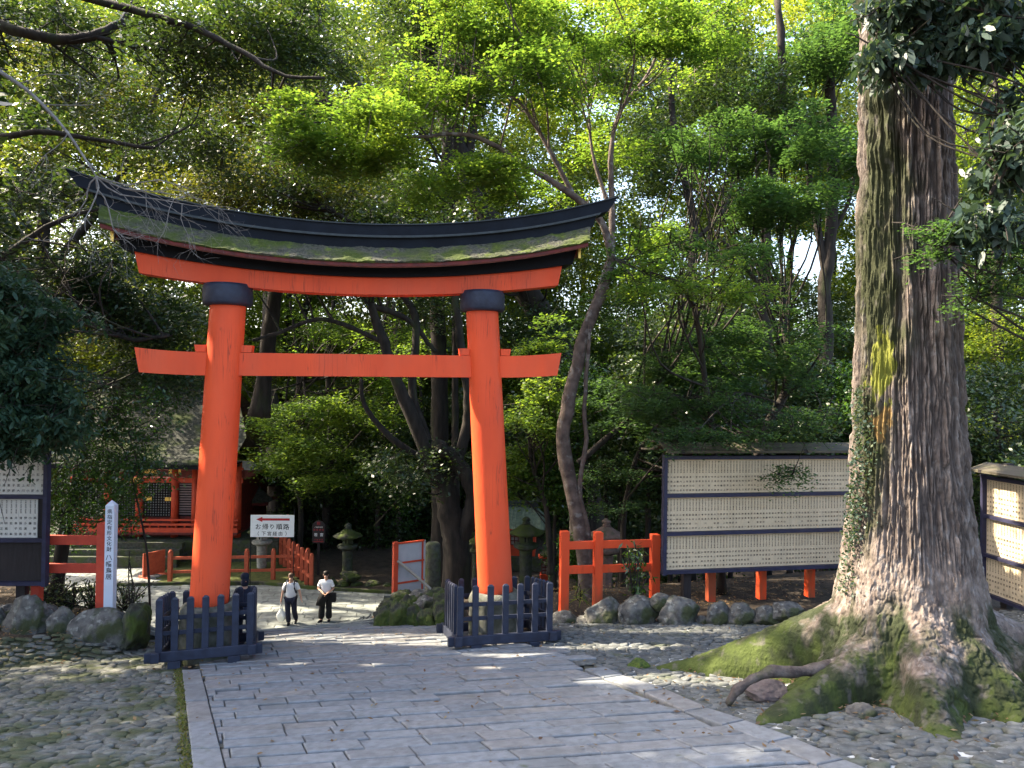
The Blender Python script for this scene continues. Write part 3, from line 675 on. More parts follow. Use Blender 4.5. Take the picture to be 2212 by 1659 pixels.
# ================================================================== LOWER RED RAILINGS
def railing(label, pts, h=1.28, w_=.15, rails=(.98, .42), name='red_railing', steps=None, round_top=True):
    t = thing(name, (*pts[0], ZL), label, 'railing', 0, 'low red railings round the lawn'); o = np.array(pts[0])
    for i, p in enumerate(pts):
        x, y = np.array(p)-o; m = MB(); zz = steps[i] if steps else 0
        m.box((x, y, h/2-.02+zz), (w_, w_, h-.04), bev=.01); m.lathe([(w_*.5, h-.04+zz), (w_*.48, h+.0+zz), (w_*.3, h+.035+zz), (.01, h+.045+zz)], 12, (x, y, 0)); obj('post', m, M_BRED2, t)
    for i in range(len(pts)-1):
        a, b = np.array(pts[i])-o, np.array(pts[i+1])-o
        za, zb_ = (steps[i], steps[i+1]) if steps else (0, 0)
        for z in rails:
            m = MB(); d = b-a; L = np.linalg.norm(d); n = np.array([-d[1], d[0]])/L*.03
            v = [(*(a+n), z+za-.05), (*(a-n), z+za-.05), (*(a-n), z+za+.06), (*(a+n), z+za+.06), (*(b+n), z+zb_-.05), (*(b-n), z+zb_-.05), (*(b-n), z+zb_+.06), (*(b+n), z+zb_+.06)]
            m.add(v, [(3, 2, 1, 0), (4, 5, 6, 7), (0, 1, 5, 4), (1, 2, 6, 5), (2, 3, 7, 6), (3, 0, 4, 7)]); obj('rail', m, M_BRED2, t)
    return t
M_BRED2 = mat('weathered_orange_paint', (.50, .105, .045), .65, (.38, .075, .035), 8, .2)
a = Gz(367, 1258); b = Gz(664, 1252)
railing('low red railing along the front edge of the lawn behind the left pillar', [tuple(a+(b-a)*t) for t in (0, .27, .55, .745, 1.0)])
a = Gz(672, 1271); b = Gz(607, 1219)
railing('red railing of closely set posts running back from the lawn corner past the direction sign', [tuple(a+(b-a)*t) for t in np.linspace(0, 1, 8)], h=1.36)
a = np.array([-10.9, 33.2]); 
railing('far red railing behind the direction sign near the small hall', [tuple(a+np.array([-.12, .8])*i+np.array([-.0, 0])) for i in range(5)], h=1.5)
bt = thing('red_barrier', (*Gz(332, 1246), ZL), 'small free-standing red barrier seen nearly edge-on beside the lawn', 'barrier', R(62))
m = MB(); m.box((0, 0, .58), (1.0, .06, .95), bev=.01); obj('panel', m, M_BRED2, bt)
for x in (-.42, .42): m = MB(); m.box((x, 0, .06), (.1, .62, .1), bev=.01); obj('foot', m, M_BRED2, bt)

# ================================================================== STONE LANTERNS
def lantern(px, ytop, d, H, label, m_, hexa=6, sc=1., zb=None, mossy=True):
    p = P(px, ytop, d); z0 = p[2]-H if zb is None else zb
    t = thing('stone_lantern', (p[0], p[1], z0), label, 'stone lantern', R(10), 'stone lanterns by the lower path'); s = sc
    def part(name, prof, n=20, mm=m_, fn=None): m = MB(); m.lathe(prof, n, fn=fn); return obj(name, m, mm, t, n > 8)
    H2 = H
    part('base', [(.50*s, -.3), (.52*s, .05), (.48*s, .18), (.36*s, .28), (.26*s, .34)], 6)
    part('shaft', [(.25*s, .30), (.225*s, .5), (.205*s, (H2-1.15*s)/2), (.225*s, H2-1.20*s), (.25*s, H2-1.14*s)])
    part('platform', [(.22*s, H2-1.15*s), (.40*s, H2-1.06*s), (.44*s, H2-1.0*s), (.42*s, H2-.93*s), (.30*s, H2-.90*s)], 20)
    fb = part('firebox', [(.235*s, H2-.91*s), (.25*s, H2-.88*s), (.25*s, H2-.63*s), (.235*s, H2-.60*s)], 6)
    m = MB(); m.box((-.02, -.21*s, H2-.755*s), (.15*s, .03, .17*s)); obj('window', m, M_DARK, fb)
    part('roof', [(.30*s, H2-.60*s), (.56*s, H2-.60*s), (.60*s, H2-.56*s), (.56*s, H2-.50*s), (.36*s, H2-.40*s), (.22*s, H2-.30*s), (.12*s, H2-.24*s)], 24, M_ROCKD if mossy else m_, fn=lambda t_, z: 1+.06*math.cos(6*t_)*(1 if z < H2-.45*s else .3))
    part('finial', [(.10*s, H2-.25*s), (.15*s, H2-.21*s), (.10*s, H2-.17*s), (.15*s, H2-.12*s), (.14*s, H2-.07*s), (.04*s, H2)], 16)
    return t
lantern(752, 1130, 30.5, 2.55, 'mossy stone lantern on rocks left of the framed panel', M_LANT)
lantern(991, 1122, 26, 2.7, 'stone lantern standing just left of the right gate pillar', M_LANT)
lantern(1137, 1116, 24.5, 2.75, 'stone lantern standing just right of the right gate pillar', M_LANT)
lantern(1194, 1172, 25.5, 1.9, 'small mossy stone lantern between the right gate pillar and the red fence', M_LANT, sc=.75)
lantern(1310, 1120, 20.5, 2.6, 'reddish stone lantern behind the tall red fence posts', M_LANTP, sc=.9, mossy=False)
lantern(1030, 1150, 27.5, 2.2, 'short stone lantern half hidden behind the right gate pillar', M_LANT, sc=.7)
lantern(567, 1122, 31.5, 3.2, 'pale stone lantern behind the direction sign', mat('pale_granite', (.34, .33, .28), .9, (.2, .2, .17), 8, .4, 40), sc=1.0)
p = P(936, 1175, 21.2); m = MB(); zz = p[2]; m.lathe([(.26, -1.2), (.25, .0), (.235, .9), (.22, 1.45), (.15, 1.5)], 14, fn=lambda t, z: 1+.05*math.sin(3*t+z*3)); t = thing('stone_post', (p[0], p[1], zz-1.45), 'mossy square-topped stone post right behind the framed panel', 'stone post'); obj('shaft', m, M_LANT, t, True)

# ================================================================== SHRINE HALLS
def lattice(mb, x0, x1, z0, z1, y, n, k, w_=.022):
    for i in range(n+1): x = x0+(x1-x0)*i/n; mb.box((x, y, (z0+z1)/2), (w_, .03, z1-z0))
    for j in range(k+1): z = z0+(z1-z0)*j/k; mb.box(((x0+x1)/2, y-.004, z), (x1-x0, .03, w_))
SY = R(3)
def hall():
    D = 33.0; u = lambda px: (px-1106)/F*D; z = lambda py: EYE-(py-838)/F*D-ZL
    t = thing('shrine_hall', (u(306), D, ZL), 'large vermilion shrine hall with a mossy shingle roof and lattice windows behind the left pillar', 'shrine building', SY)
    X = lambda px: u(px)-u(306); W2 = X(520)
    m = MB(); m.box((W2/2-2, 2.3, .50), (W2+8, 6.2, 1.0)); obj('stone_platform', m, M_LANT, t)
    m = MB()
    for k in range(3): m.box((X(295), -1.2-.28*k, .75-.25*k), (5.5, .3, .5-.0*k))
    obj('steps', m, M_LANT, t)
    m = MB(); m.box((W2/2-1.5, 2.6, (z(1045)+1.0)/2), (W2+2.5, 5, z(1045)-1.0)); obj('wall', m, M_DRED, t)
    for px in (306, 381, 424, 470, 515, 240, 175):
        m = MB(); m.lathe([(.16, 1.0), (.16, z(1000))], 12, (X(px), 0, 0)); obj('column', m, M_BRED, t, True)
    bars = [('beam', 1041, .22, M_BRED, .02), ('frieze', 1027, .30, M_DRED, .06), ('beam', 1015, .10, M_BRED, .0), ('sill_rail', 1122, .07, M_BRED, -.55), ('veranda', 1143, .20, M_BRED, -.6), ('veranda_rail', 1131, .09, M_BRED, -.62)]
    for nm, py, hh, mm, dy in bars: m = MB(); m.box((W2/2-1.5, dy, z(py)), (W2+3.2, .14, hh)); obj(nm, m, mm, t)
    m = MB()
    for px in range(180, 520, 18): m.box((X(px), -.61, z(1137)), (.06, .06, .35))
    obj('veranda_posts', m, M_BRED, t)
    m = MB(); m.box((W2/2-1.5, -.1, z(1150)), (W2+3.2, 1.2, .1)); obj('floor', m, M_DRED, t)
    for px0, px1 in ((316, 371), (245, 300), (185, 238), (478, 510)):
        m = MB(); m.box(((X(px0)+X(px1))/2, .07, z(1084)), (X(px1)-X(px0), .03, z(1048)-z(1120))); w_ = obj('window', m, M_CLEAR, t)
        m = MB(); lattice(m, X(px0), X(px1), z(1119), z(1048), .03, 10, 13, .05); obj('lattice', m, M_DARK, w_)
    m = MB(); m.box(((X(390)+X(416))/2, .07, z(1084)), (X(416)-X(390), .03, z(1048)-z(1118))); w_ = obj('window', m, M_DARK, t)
    m = MB()
    for j in range(13): m.box(((X(390)+X(416))/2, .03, z(1050)-(z(1050)-z(1114))*j/12), (X(416)-X(390), .03, .06))
    obj('louvre', m, mat('pinkish_slat', (.20, .15, .15), .7), w_)
    for px, py in ((334, 1022), (385, 1022)): m = MB(); m.box((X(px)-.1, -.03, z(py)), (.55, .02, .2)); obj('gilt_fitting', m, M_GOLD, t)
    m = MB(); m.box((X(300), -.15, z(1041)), (.5, .02, .28)); obj('gilt_fitting', m, M_GOLD, t)
    for px, py in ((325, 1081), (367, 1082)): m = MB(); m.box((X(px), .0, z(py)), (.30, .02, .17)); obj('gilt_fitting', m, M_GOLD, t)
    # roof: curved slope with a ridge
    ex0, ex1 = X(150), X(533)+.0; prof = [(-1.9, z(1003)), (-1.9, z(998)), (-1.2, z(985)), (-.2, z(962)), (.8, z(930)), (1.8, z(890)), (2.8, z(846)+.3), (3.8, z(890)), (5.6, z(950)), (7.2, z(998))]
    rows = []
    for s_ in np.linspace(0, 1, 41):
        e = abs(2*s_-1)**3*.35; rows.append([((ex0+(ex1-ex0)*s_)*(1)+(0 if s_ < .5 else -1)*max(0, (zz-z(960)))*.62*max(0, s_-.6)/.4, y, zz+e*(1 if zz < z(960) else .3)) for y, zz in prof])
    V = np.array(rows); V[..., 2] += (fbm(V*[4, 4, 4])-.5)*.12; gridmesh('roof', V, M_SHINGLE, t, world=False)
    m = MB(); m.box(((ex0+ex1)/2, -1.84, z(1004)), (ex1-ex0-.1, .12, .16)); m.box(((ex0+ex1)/2, -1.0, z(1000)), (ex1-ex0-.4, 1.8, .06)); obj('eave', m, M_BLACK, t)
    m = MB()
    for k in range(30): m.box((ex0+.3+(ex1-ex0-.6)*k/29, -1.0, z(1006)), (.1, 1.6, .1))
    obj('rafters', m, M_DRED, t)
    m = MB()
    for px in (395, 400, 414, 421, 428): m.box((X(px), -.02, z(1008)), (.09, .04, .14))
    obj('carved_ornament', m, M_WHITE, t)
    rx1 = X(433); zr_ = z(838)
    m = MB(); m.box(((ex0+rx1)/2, 2.8, zr_), (rx1-ex0, .5, .55)); m.box(((ex0+rx1)/2, 2.8, zr_+.40), (rx1-ex0+.1, .75, .12)); m.box(((ex0+rx1)/2, 2.8, zr_+.05), (rx1-ex0+.1, .66, .08)); m.box(((ex0+rx1)/2, 2.8, zr_-.3), (rx1-ex0+.1, .8, .1))
    obj('ridge', m, M_COPPERL, t)
    m = MB(); m.box((rx1+.05, 2.8, zr_+.45), (.55, .8, .25)); m.box((rx1+.15, 2.6, zr_-.2), (.25, .8, 1.0)); m.box((rx1+.2, 2.4, zr_-1.0), (.18, .5, .9)); obj('ridge_end', m, mat('verdigris', (.16, .24, .22), .6, (.08, .12, .11), 6), t)
hall()
def small_hall():
    D = 37.; u = lambda px: (px-1106)/F*D; z = lambda py: EYE-(py-838)/F*D-ZL
    t = thing('shrine_annex', (u(512), D, ZL), 'small hall with a grey two-tier roof just right of the left gate pillar', 'shrine building', SY); X = lambda px: u(px)-u(512)
    W0, W1 = X(440), X(562)
    m = MB(); m.box(((W0+W1)/2, 1.5, .5), (W1-W0+.6, 3.6, 1.0)); obj('stone_platform', m, M_LANT, t)
    for px in (455, 508, 560): m = MB(); m.box((X(px), 0, (1.0+z(1080))/2), (.2, .2, z(1080)-1.0)); obj('column', m, M_BRED, t)
    for py, hh in ((1087, .3), (1146, .3)): m = MB(); m.box(((W0+W1)/2, -.02, z(py)), (W1-W0+.2, .12, hh)); obj('beam', m, M_BRED, t)
    m = MB(); lattice(m, W0, W1, z(1140), z(1092), .02, 22, 9, .05); obj('lattice', m, M_DRED, t)
    m = MB(); m.add([(W0, 3.2, 1.), (W0+1.2, 3.2, 1.), (W0+1.2, 3.2, z(1085)), (W0, 3.2, z(1085))], [(0, 1, 2, 3)]); obj('wall', m, M_DRED, t)
    e0, e1 = X(420), X(607)
    prof = [(-1.3, z(1080)), (-1.3, z(1075)), (-.4, z(1058)), (.5, z(1050)), (1.4, z(1050)), (3.0, z(1060)), (4.6, z(1078))]
    V = np.array([[(e0+(e1-e0)*s_-(.95 if s_ > .5 else 0)*max(0, (zz-z(1075))/(z(1050)-z(1075)))*(s_-.5)*2*1.3, y, zz+abs(2*s_-1)**4*.12) for y, zz in prof] for s_ in np.linspace(0, 1, 25)])
    gridmesh('lower_roof', V, M_SHINGLE, t, world=False)
    m = MB(); m.box(((e0+e1)/2, -1.2, z(1082)), (e1-e0-.5, .1, .12)); m.box(((e0+e1)/2, -.2, z(1079)), (e1-e0-.6, 1.9, .05)); obj('eave', m, M_DRED, t)
    q0, q1 = X(440), X(562); m = MB()
    m.add([(q0, .2, z(1050)), (q1, .2, z(1050)), (q1-.3, 1.3, z(1026)), (q1-1.0, 2.2, z(1006)), (q0, 2.2, z(1006)), (q0, .2, z(1054)), (q1, .2, z(1054)), (q1, 4, z(1050)), (q0, 4, z(1050)), (q0, 1.3, z(1026))],
          [(0, 1, 2, 9), (9, 2, 3, 4), (5, 6, 1, 0), (1, 7, 3, 2), (3, 7, 8, 4)]); obj('upper_roof', m, mat('pale_grey_roof', (.30, .31, .29), .8, (.22, .23, .21), 6, .3), t)
small_hall()
def mini_shrine():
    D = 31.; p = P(1100, 1143, D); t = thing('wayside_shrine', (p[0], p[1], ZL), 'small shrine with a greenish sheet roof behind the right gate pillar', 'shrine building', R(-4)); z = lambda py: EYE-(py-845)/F*D-ZL; X = lambda px: (px-1100)/F*D
    m = MB(); m.add([(X(1040), 0, z(1142)), (X(1176), 0, z(1142)), (X(1160), 1.2, z(1118)), (X(1153), 1.8, z(1105)), (X(1060), 1.8, z(1105)), (X(1050), 1.2, z(1118)), (X(1176), 3.6, z(1142)), (X(1040), 3.6, z(1142))],
          [(0, 1, 2, 5), (5, 2, 3, 4), (1, 6, 3, 2), (3, 6, 7, 4)])
    for k in range(14): x = X(1046)+(X(1168)-X(1046))*k/13; m.tube([(x, -.0, z(1142)+.02), (x*.93+.02, 1.2, z(1118)+.02), (x*.84+.05, 1.8, z(1105)+.02)], .018, 4)
    obj('roof', m, M_GREENCU, t)
    m = MB(); m.box((X(1108), 1.8, z(1101)), (X(1156)-X(1058), .25, .28)); m.box((X(1108), 1.8, z(1097)), (X(1158)-X(1058), .4, .06)); m.box((X(1155), 1.8, z(1099)), (.14, .5, .42)); m.box((X(1156), 1.6, z(1092)), (.42, .5, .08)); obj('ridge', m, M_COPPERL, t)
    m = MB(); m.box((X(1105), 1.8, (z(1140)+.6)/2), (2.0, 1.6, z(1140)-.6)); obj('wall', m, M_BRED, t)
    m = MB(); m.box((X(1113), .95, z(1172)), (.5, .04, .55)); w_ = obj('window', m, M_CLEAR, t); m = MB(); lattice(m, X(1113)-.25, X(1113)+.25, z(1172)-.27, z(1172)+.27, .9, 3, 3, .04); obj('lattice', m, M_DRED, w_)
    m = MB(); m.box((X(1105), 1.8, .3), (2.6, 2.2, .6)); obj('stone_base', m, M_LANT, t)
mini_shrine()
p = P(1184, 1225, 27); t = thing('offering_box', (p[0], p[1], ZL), 'small red latticed box among the lanterns', 'box', 0)
m = MB(); m.box((0, 0, .55), (.6, .5, 1.1)); m.box((0, 0, 1.75), (.75, .6, .06)); obj('body', m, M_BRED, t); m = MB(); m.box((0, -.2, 1.4), (.5, .05, .5)); w_ = obj('window', m, M_CLEAR, t); m = MB(); lattice(m, -.25, .25, 1.15, 1.65, -.25, 4, 4, .03); obj('lattice', m, M_DRED, w_)

# ================================================================== ROCKS
def rock(c, size, seed, label, group, m_=M_ROCK, yaw=0., sub=5, flat=.6, name='rock', rough=.22):
    bm = bmesh.new(); bmesh.ops.create_icosphere(bm, subdivisions=sub, radius=1); v = np.array([tuple(q.co) for q in bm.verts]); rs = np.random.RandomState(seed)
    for _ in range(9):                                   # facets
        n = rs.normal(size=3); n /= np.linalg.norm(n); d = rs.uniform(.62, .92); k = v@n; v = v-np.maximum(0, k-d)[:, None]*n*.85
    v = v*(1+(fbm(v*1.6+seed*3.1, 5)-.5)[:, None]*rough*2.4+(fbm(v*6+seed, 4)-.5)[:, None]*rough*.9)
    v = v*np.array(size)/2@rotz(yaw).T
    for q, p in zip(bm.verts, v): q.co = p
    me = bpy.data.meshes.new(name); bm.to_mesh(me); bm.free(); o = link(name, me, m_, None, True, False); o.location = [float(k) for k in c]
    return tag(o, label, 'rock', group)
def rk(px, py, d, w_, h_, seed, label, group, m_=M_ROCK, dep=None, yaw=0, rough=.22):       # px, py = middle of the rock
    p = P(px, py, d); k = d/F; return rock(p, (w_*k*1.08, (dep or w_)*k, h_*k*1.12), seed, label, group, m_, yaw, rough=rough)
g1 = 'edging boulders of the left planting bed'
rk(-8, 1360, 13.9, 75, 85, 1, 'dark boulder cut off by the left picture edge below the white name board', g1, dep=60)
rk(62, 1350, 13.7, 100, 108, 2, 'tall pointed grey boulder third from the corner of the left planting bed', g1, dep=60)
rk(133, 1355, 13.6, 62, 80, 3, 'upright lichen-grey boulder beside the wide mossy one, left bed', g1, dep=55)
rk(226, 1362, 13.5, 145, 92, 4, 'wide boulder with a dark moss patch below the white sign post', g1, dep=60, rough=.12)
rk(298, 1360, 13.7, 48, 108, 5, 'narrow dark mossy boulder at the corner of the left bed by the picket fence', g1, M_ROCKD, dep=120)
rk(105, 1330, 14.1, 40, 45, 6, 'small stone wedged between the tall left boulders', g1)
rk(20, 1330, 14.3, 50, 45, 7, 'rounded stone behind the boulders below the white name board', g1)
g2 = 'edging boulders along the right planting bed'
for i, (x, y, w_, h_, l) in enumerate([(1222, 1352, 62, 40, 'low stone at the foot of the leftmost tall red post'), (1268, 1356, 48, 36, 'small dark stone next to the right picket fence'),
        (1303, 1333, 66, 60, 'round mossy boulder below the middle tall red post'), (1382, 1332, 80, 56, 'rounded pale-topped boulder below the right tall red post'), (1465, 1330, 78, 52, 'grey boulder under the left end of the big name board'),
        (1551, 1334, 50, 42, 'greenish boulder under the big name board, fourth from the tree'), (1600, 1336, 52, 40, 'dark boulder under the big name board, third from the tree'), (1655, 1338, 54, 36, 'low boulder just left of the mossy tree root'),
        (1425, 1305, 40, 28, 'small mossy stone set behind the pale-topped boulder'), (1700, 1325, 60, 34, 'half hidden boulder behind the mossy tree root'), (1340, 1350, 26, 20, 'fist-sized stone between the round mossy and the pale-topped boulder'), (1518, 1346, 24, 18, 'little stone between boulders under the name board')]):
    rk(x, y-3, 15.15-.0025*(x-1222), w_*1.14, h_*1.3, 20+i, l, g2, dep=w_*.9, rough=.17)
g3 = 'dark rocks beside the ramp beyond the gate'
def rg(px, py, w_, h_, seed, label, m_, dep):                 # rock sitting on the ground seen at that spot
    c = G(px, py); k = c[1]/F; return rock((c[0], c[1]+dep*k*.35, c[2]+h_*k*.25), (w_*k*1.1, dep*k, h_*k*1.2), seed, label, g3, m_, 0, rough=.34)
for i, (x, y, w_, h_, l) in enumerate([(826, 1356, 46, 50, 'lowest and leftmost rock of the dark outcrop beyond the gate'), (856, 1357, 50, 70, 'ribbed rock second from the left at the front of the outcrop'), (890, 1356, 44, 52, 'dark rock third from the left at the front of the outcrop'), (922, 1356, 44, 46, 'dark rock second from the fence at the front of the outcrop'), (952, 1356, 44, 54, 'rock at the front of the outcrop touching the right picket fence'),
        (842, 1330, 56, 46, 'mossy rock at the left end of the upper tier of the outcrop'), (880, 1328, 60, 46, 'broad mossy rock in the middle tier of the outcrop'), (916, 1328, 60, 40, 'grey sloping rock in the middle tier of the outcrop'), (955, 1326, 56, 44, 'rock in the middle tier next to the right picket fence'),
        (868, 1306, 50, 30, 'rock at the foot of the red panel post'), (906, 1306, 56, 30, 'flat rock below the timber brace of the framed panel'), (944, 1304, 56, 36, 'mossy rock below the round stone post'), (978, 1335, 44, 50, 'rock half hidden behind the corner of the right picket fence')]):
    rg(x, y, w_, h_, 80+i, l, M_ROCK if i in (7, 10) else M_ROCKD, w_*1.1)
g4 = 'mossy rocks around the lantern by the forecourt'
for i, (x, y, w_, h_, l) in enumerate([(715, 1262, 34, 26, 'mossy rock just right of the last red railing post'), (742, 1264, 36, 24, 'mossy rock in front of the left lantern'), (770, 1266, 30, 20, 'small mossy rock right of the left lantern foot'), (803, 1268, 40, 24, 'mossy rock midway between lantern and framed panel'), (834, 1270, 26, 22, 'mossy rock next to the framed panel'), (757, 1244, 40, 22, 'mossy rock at the foot of the left lantern')]):
    rk(x, y, 29.3, w_, h_, 50+i, l, g4, M_ROCKD)
rk(1862, 1545, 8.2, 62, 44, 60, 'brown rounded stone lying on the cobbles in front of the big tree', 'loose stones by the big tree', M_ROCK)
rk(1385, 1445, 10.9, 60, 36, 61, 'mossy hump at the end of the long left root', 'loose stones by the big tree', M_MOSS)
rk(1655, 1495, 9.0, 96, 40, 62, 'brown stone lying under the arched front root', 'loose stones by the big tree', mat('brown_stone', (.16, .13, .12), .95, (.09, .07, .07), 8, .6, 40))

# ================================================================== BIG TREE
def big_tree():
    cx, cy = 5.27, 9.35; g0 = float(ground(cx, cy)); t = thing('big_tree', (cx, cy, g0), 'huge old tree with mossy buttress roots in front of the name boards', 'tree')
    NA = 640; th = np.linspace(0, 2*PI, NA, endpoint=False)
    hs = np.concatenate([np.linspace(-.45, 1.6, 190), np.linspace(1.62, 4, 150), np.linspace(4.02, 12, 240)])
    roots = [(152, 2.1, 1.0, .30, 1.35), (190, 1.0, .45, .22, 1.1), (205, 1.45, .80, .26, 1.15), (250, 1.05, 1.2, .34, 1.2), (283, .75, .95, .3, 1.2), (322, 1.2, 1.0, .32, 1.2), (352, 1.9, 1.1, .34, 1.1), (35, 1.5, 1.0, .34, 1.1), (75, 1.2, .9, .3, 1.), (115, 1.3, .8, .3, 1.)]
    TH, Hh = np.meshgrid(th, hs)
    hp = np.maximum(Hh, 0)
    r0 = .655+.62*np.exp(-hp/.62)*.55+.24*np.exp(-hp/1.9)-.018*np.clip(hp-1, 0, 9)*.9
    rr = r0.copy()
    wob = (fbm(np.stack([np.cos(TH)*2, np.sin(TH)*2, Hh*.8], -1), 3)-.5)
    for a, L, H, wd, p in roots:
        A = L*np.clip(1-Hh/H, 0, 1.6)**p*(Hh < H); A = np.where(Hh < 0, L*(1-Hh/H*1.0), A)
        A2 = .10*np.exp(-np.maximum(hp-H*.6, 0)/1.3)
        mean_r = r0+A*.5; sig = wd/np.maximum(mean_r, .4)
        dth = (TH-R(a)+wob*.30+PI) % (2*PI)-PI
        bump = A*np.exp(-(dth/sig)**2)+A2*np.exp(-(dth/.33)**2)
        rr = np.maximum(rr, r0+bump*(1+wob*.4)) if L > 1.4 else rr+bump*.85
    big_n = fbm(np.stack([rr*np.cos(TH)*1.6, rr*np.sin(TH)*1.6, Hh*1.7], -1), 4)-.5; rr += big_n*.50*np.exp(-hp/1.1)*np.clip(rr-.5, .2, 1.2)+(fbm(np.stack([rr*np.cos(TH)*5, rr*np.sin(TH)*5, Hh*5], -1), 3)-.5)*.16*np.exp(-hp/1.2)

    rr += .022*np.sin(TH*5+1.1+.25*np.sin(Hh))*np.exp(-hp/6)+.02*np.sin(TH*9+Hh*.3)
    # heavy old scar: the dark hollow seam on the left face
    seam = np.exp(-((((TH-R(232))+PI) % (2*PI)-PI)/.07)**2)*sstep(2.4, 4.5, Hh)*.07; rr -= seam
    arc = TH*.8*1.0
    up_ = sstep(.5, 2.2, Hh+wob*.8)
    q1 = np.stack([np.cos(TH)*14, np.sin(TH)*14, Hh*1.0+7], -1); q1[..., :2] += ((vn(np.stack([np.cos(TH)*3, np.sin(TH)*3, Hh*1.3], -1))-.5)*.9)[..., None]
    q2 = np.stack([np.cos(TH)*27, np.sin(TH)*27, Hh*2.6+3], -1)
    c1 = np.abs(vn(q1)-.5)*2; c2 = np.abs(vn(q2)-.5)*2
    q3 = np.stack([rr*np.cos(TH)*13, rr*np.sin(TH)*13, Hh*6], -1); c3 = np.abs(vn(q3)-.5)*2
    crack = np.minimum(np.minimum(c1, c2*1.25)*up_+(1-up_), c3*1.2*(1-up_*.6)+.22+up_*.35)
    fine = fbm(np.stack([np.cos(TH)*30*rr, np.sin(TH)*30*rr, Hh*9], -1), 4)-.5
    rr += (sstep(0, .5, crack)-1)*.052+fine*.060
    # burls on the upper left side
    for a, h_, s_ in ((215, 7.55, .14), (222, 7.2, .11), (212, 6.9, .10), (228, 7.75, .09), (238, 4.35, .07), (232, 4.6, .06)):
        dd = (((TH-R(a))+PI) % (2*PI)-PI)*.7; rr += s_*np.exp(-(dd**2+(Hh-h_)**2)/.03)
    lean = np.stack([-.018*np.maximum(Hh-1, 0), 0*Hh], -1)
    X = rr*np.cos(TH)+lean[..., 0]; Y = rr*np.sin(TH)
    gz = ground(cx+X, cy+Y)-g0; fade = np.clip(1-Hh/1.0, 0, 1)
    Z = Hh+gz*fade
    V = np.stack([X, Y, Z], -1)
    def patch(col, c, rad, scale, lo, hi, amt=1.):
        def f_(t, base, mp):
            tc = t.nodes.new('ShaderNodeTexCoord'); sb_ = t.nodes.new('ShaderNodeVectorMath'); sb_.operation = 'SUBTRACT'; sb_.inputs[1].default_value = c; t.links.new(tc.outputs['Object'], sb_.inputs[0])
            dv = t.nodes.new('ShaderNodeVectorMath'); dv.operation = 'DIVIDE'; dv.inputs[1].default_value = rad; t.links.new(sb_.outputs[0], dv.inputs[0])
            ln = t.nodes.new('ShaderNodeVectorMath'); ln.operation = 'LENGTH'; t.links.new(dv.outputs[0], ln.inputs[0])
            no = t.nodes.new('ShaderNodeTexNoise'); no.inputs['Scale'].default_value = scale; no.inputs['Detail'].default_value = 8; t.links.new(mp.outputs[0], no.inputs['Vector'])
            a1 = t.nodes.new('ShaderNodeMath'); a1.operation = 'MULTIPLY_ADD'; a1.inputs[1].default_value = -.5; t.links.new(ln.outputs[1], a1.inputs[0]); t.links.new(no.outputs[0], a1.inputs[2])
            r2 = t.nodes.new('ShaderNodeMapRange'); r2.inputs[1].default_value = lo; r2.inputs[2].default_value = hi; r2.inputs[4].default_value = amt; t.links.new(a1.outputs[0], r2.inputs[0])
            mx = t.nodes.new('ShaderNodeMix'); mx.data_type = 'RGBA'; mx.inputs[7].default_value = (*col, 1); t.links.new(r2.outputs[0], mx.inputs[0]); t.links.new(base, mx.inputs[6]); return mx.outputs[2]
        return f_
    def moss(tn, base, mp):
        return chain(patch((.028, .031, .012), (-1.0, -.45, 6.0), (.66, .8, 3.6), 2.2, -.10, .10), patch((.030, .036, .012), (.75, -.3, 6.5), (.26, .6, 3.0), 2.6, -.02, .12),
                     layer((.026, .032, .013), 2.6, .42, .56, axis=2, arange=(2.1, -.4), detail=10), layer((.050, .066, .014), 4.2, .46, .62, axis=2, arange=(1.5, -.6), detail=10),
                     layer((.12, .105, .095), 7.0, .58, .68, amt=.6, detail=10),
                     patch((.13, .135, .02), (-.58, -.36, 4.15), (.17, .35, .60), 9, .13, .20), patch((.16, .10, .035), (-.60, -.36, 3.4), (.2, .35, .35), 9, .20, .27))(tn, base, mp)  # yellow and orange patches: moss with the sunlight on it put into the colour
    def fissure(t_, base, mp):
        at_ = t_.nodes.new('ShaderNodeAttribute'); at_.attribute_name = 'rnd'; mx = t_.nodes.new('ShaderNodeMix'); mx.data_type = 'RGBA'; mx.inputs[6].default_value = (.045, .035, .031, 1)
        t_.links.new(at_.outputs['Fac'], mx.inputs[0]); t_.links.new(base, mx.inputs[7]); return mx.outputs[2]
    mb_ = mat('old_tree_bark', (.215, .172, .146), .95, (.10, .076, .063), 12, 1., 30, stretch=(1, 1, .55), detail=10, extra=chain(layer((.27, .25, .235), 13, .55, .66, amt=.6), layer((.055, .042, .038), 5, .58, .68, amt=.7), fissure, moss))
    o = gridmesh('trunk', V, mb_, t, wrap=True, world=False); at_ = o.data.attributes.new('rnd', 'FLOAT', 'POINT'); at_.data.foreach_set('value', np.clip(crack/.42, 0, 1).astype(np.float32).ravel())
    # the thin arched root in front
    pts = [P(1800, 1440, 8.85), P(1765, 1446, 8.75), P(1715, 1452, 8.7), P(1665, 1450, 8.7), P(1622, 1468, 8.7), P(1590, 1492, 8.7), P(1572, 1522, 8.7)]
    pts = np.array(pts)-[cx, cy, g0]; tt = np.linspace(0, 1, 40); pp = np.stack([np.interp(tt, np.linspace(0, 1, 7), pts[:, k]) for k in range(3)], 1)
    m = MB(); m.tube(pp, (.085-.04*tt)+.010*np.sin(tt*17)+.006*np.sin(tt*41), 14); o = obj('root', m, mat('root_bark', (.12, .098, .085), .95, (.05, .038, .034), 8, .9, 30, detail=9, extra=layer((.04, .052, .014), 3, .55, .68, amt=.8)), t, True)
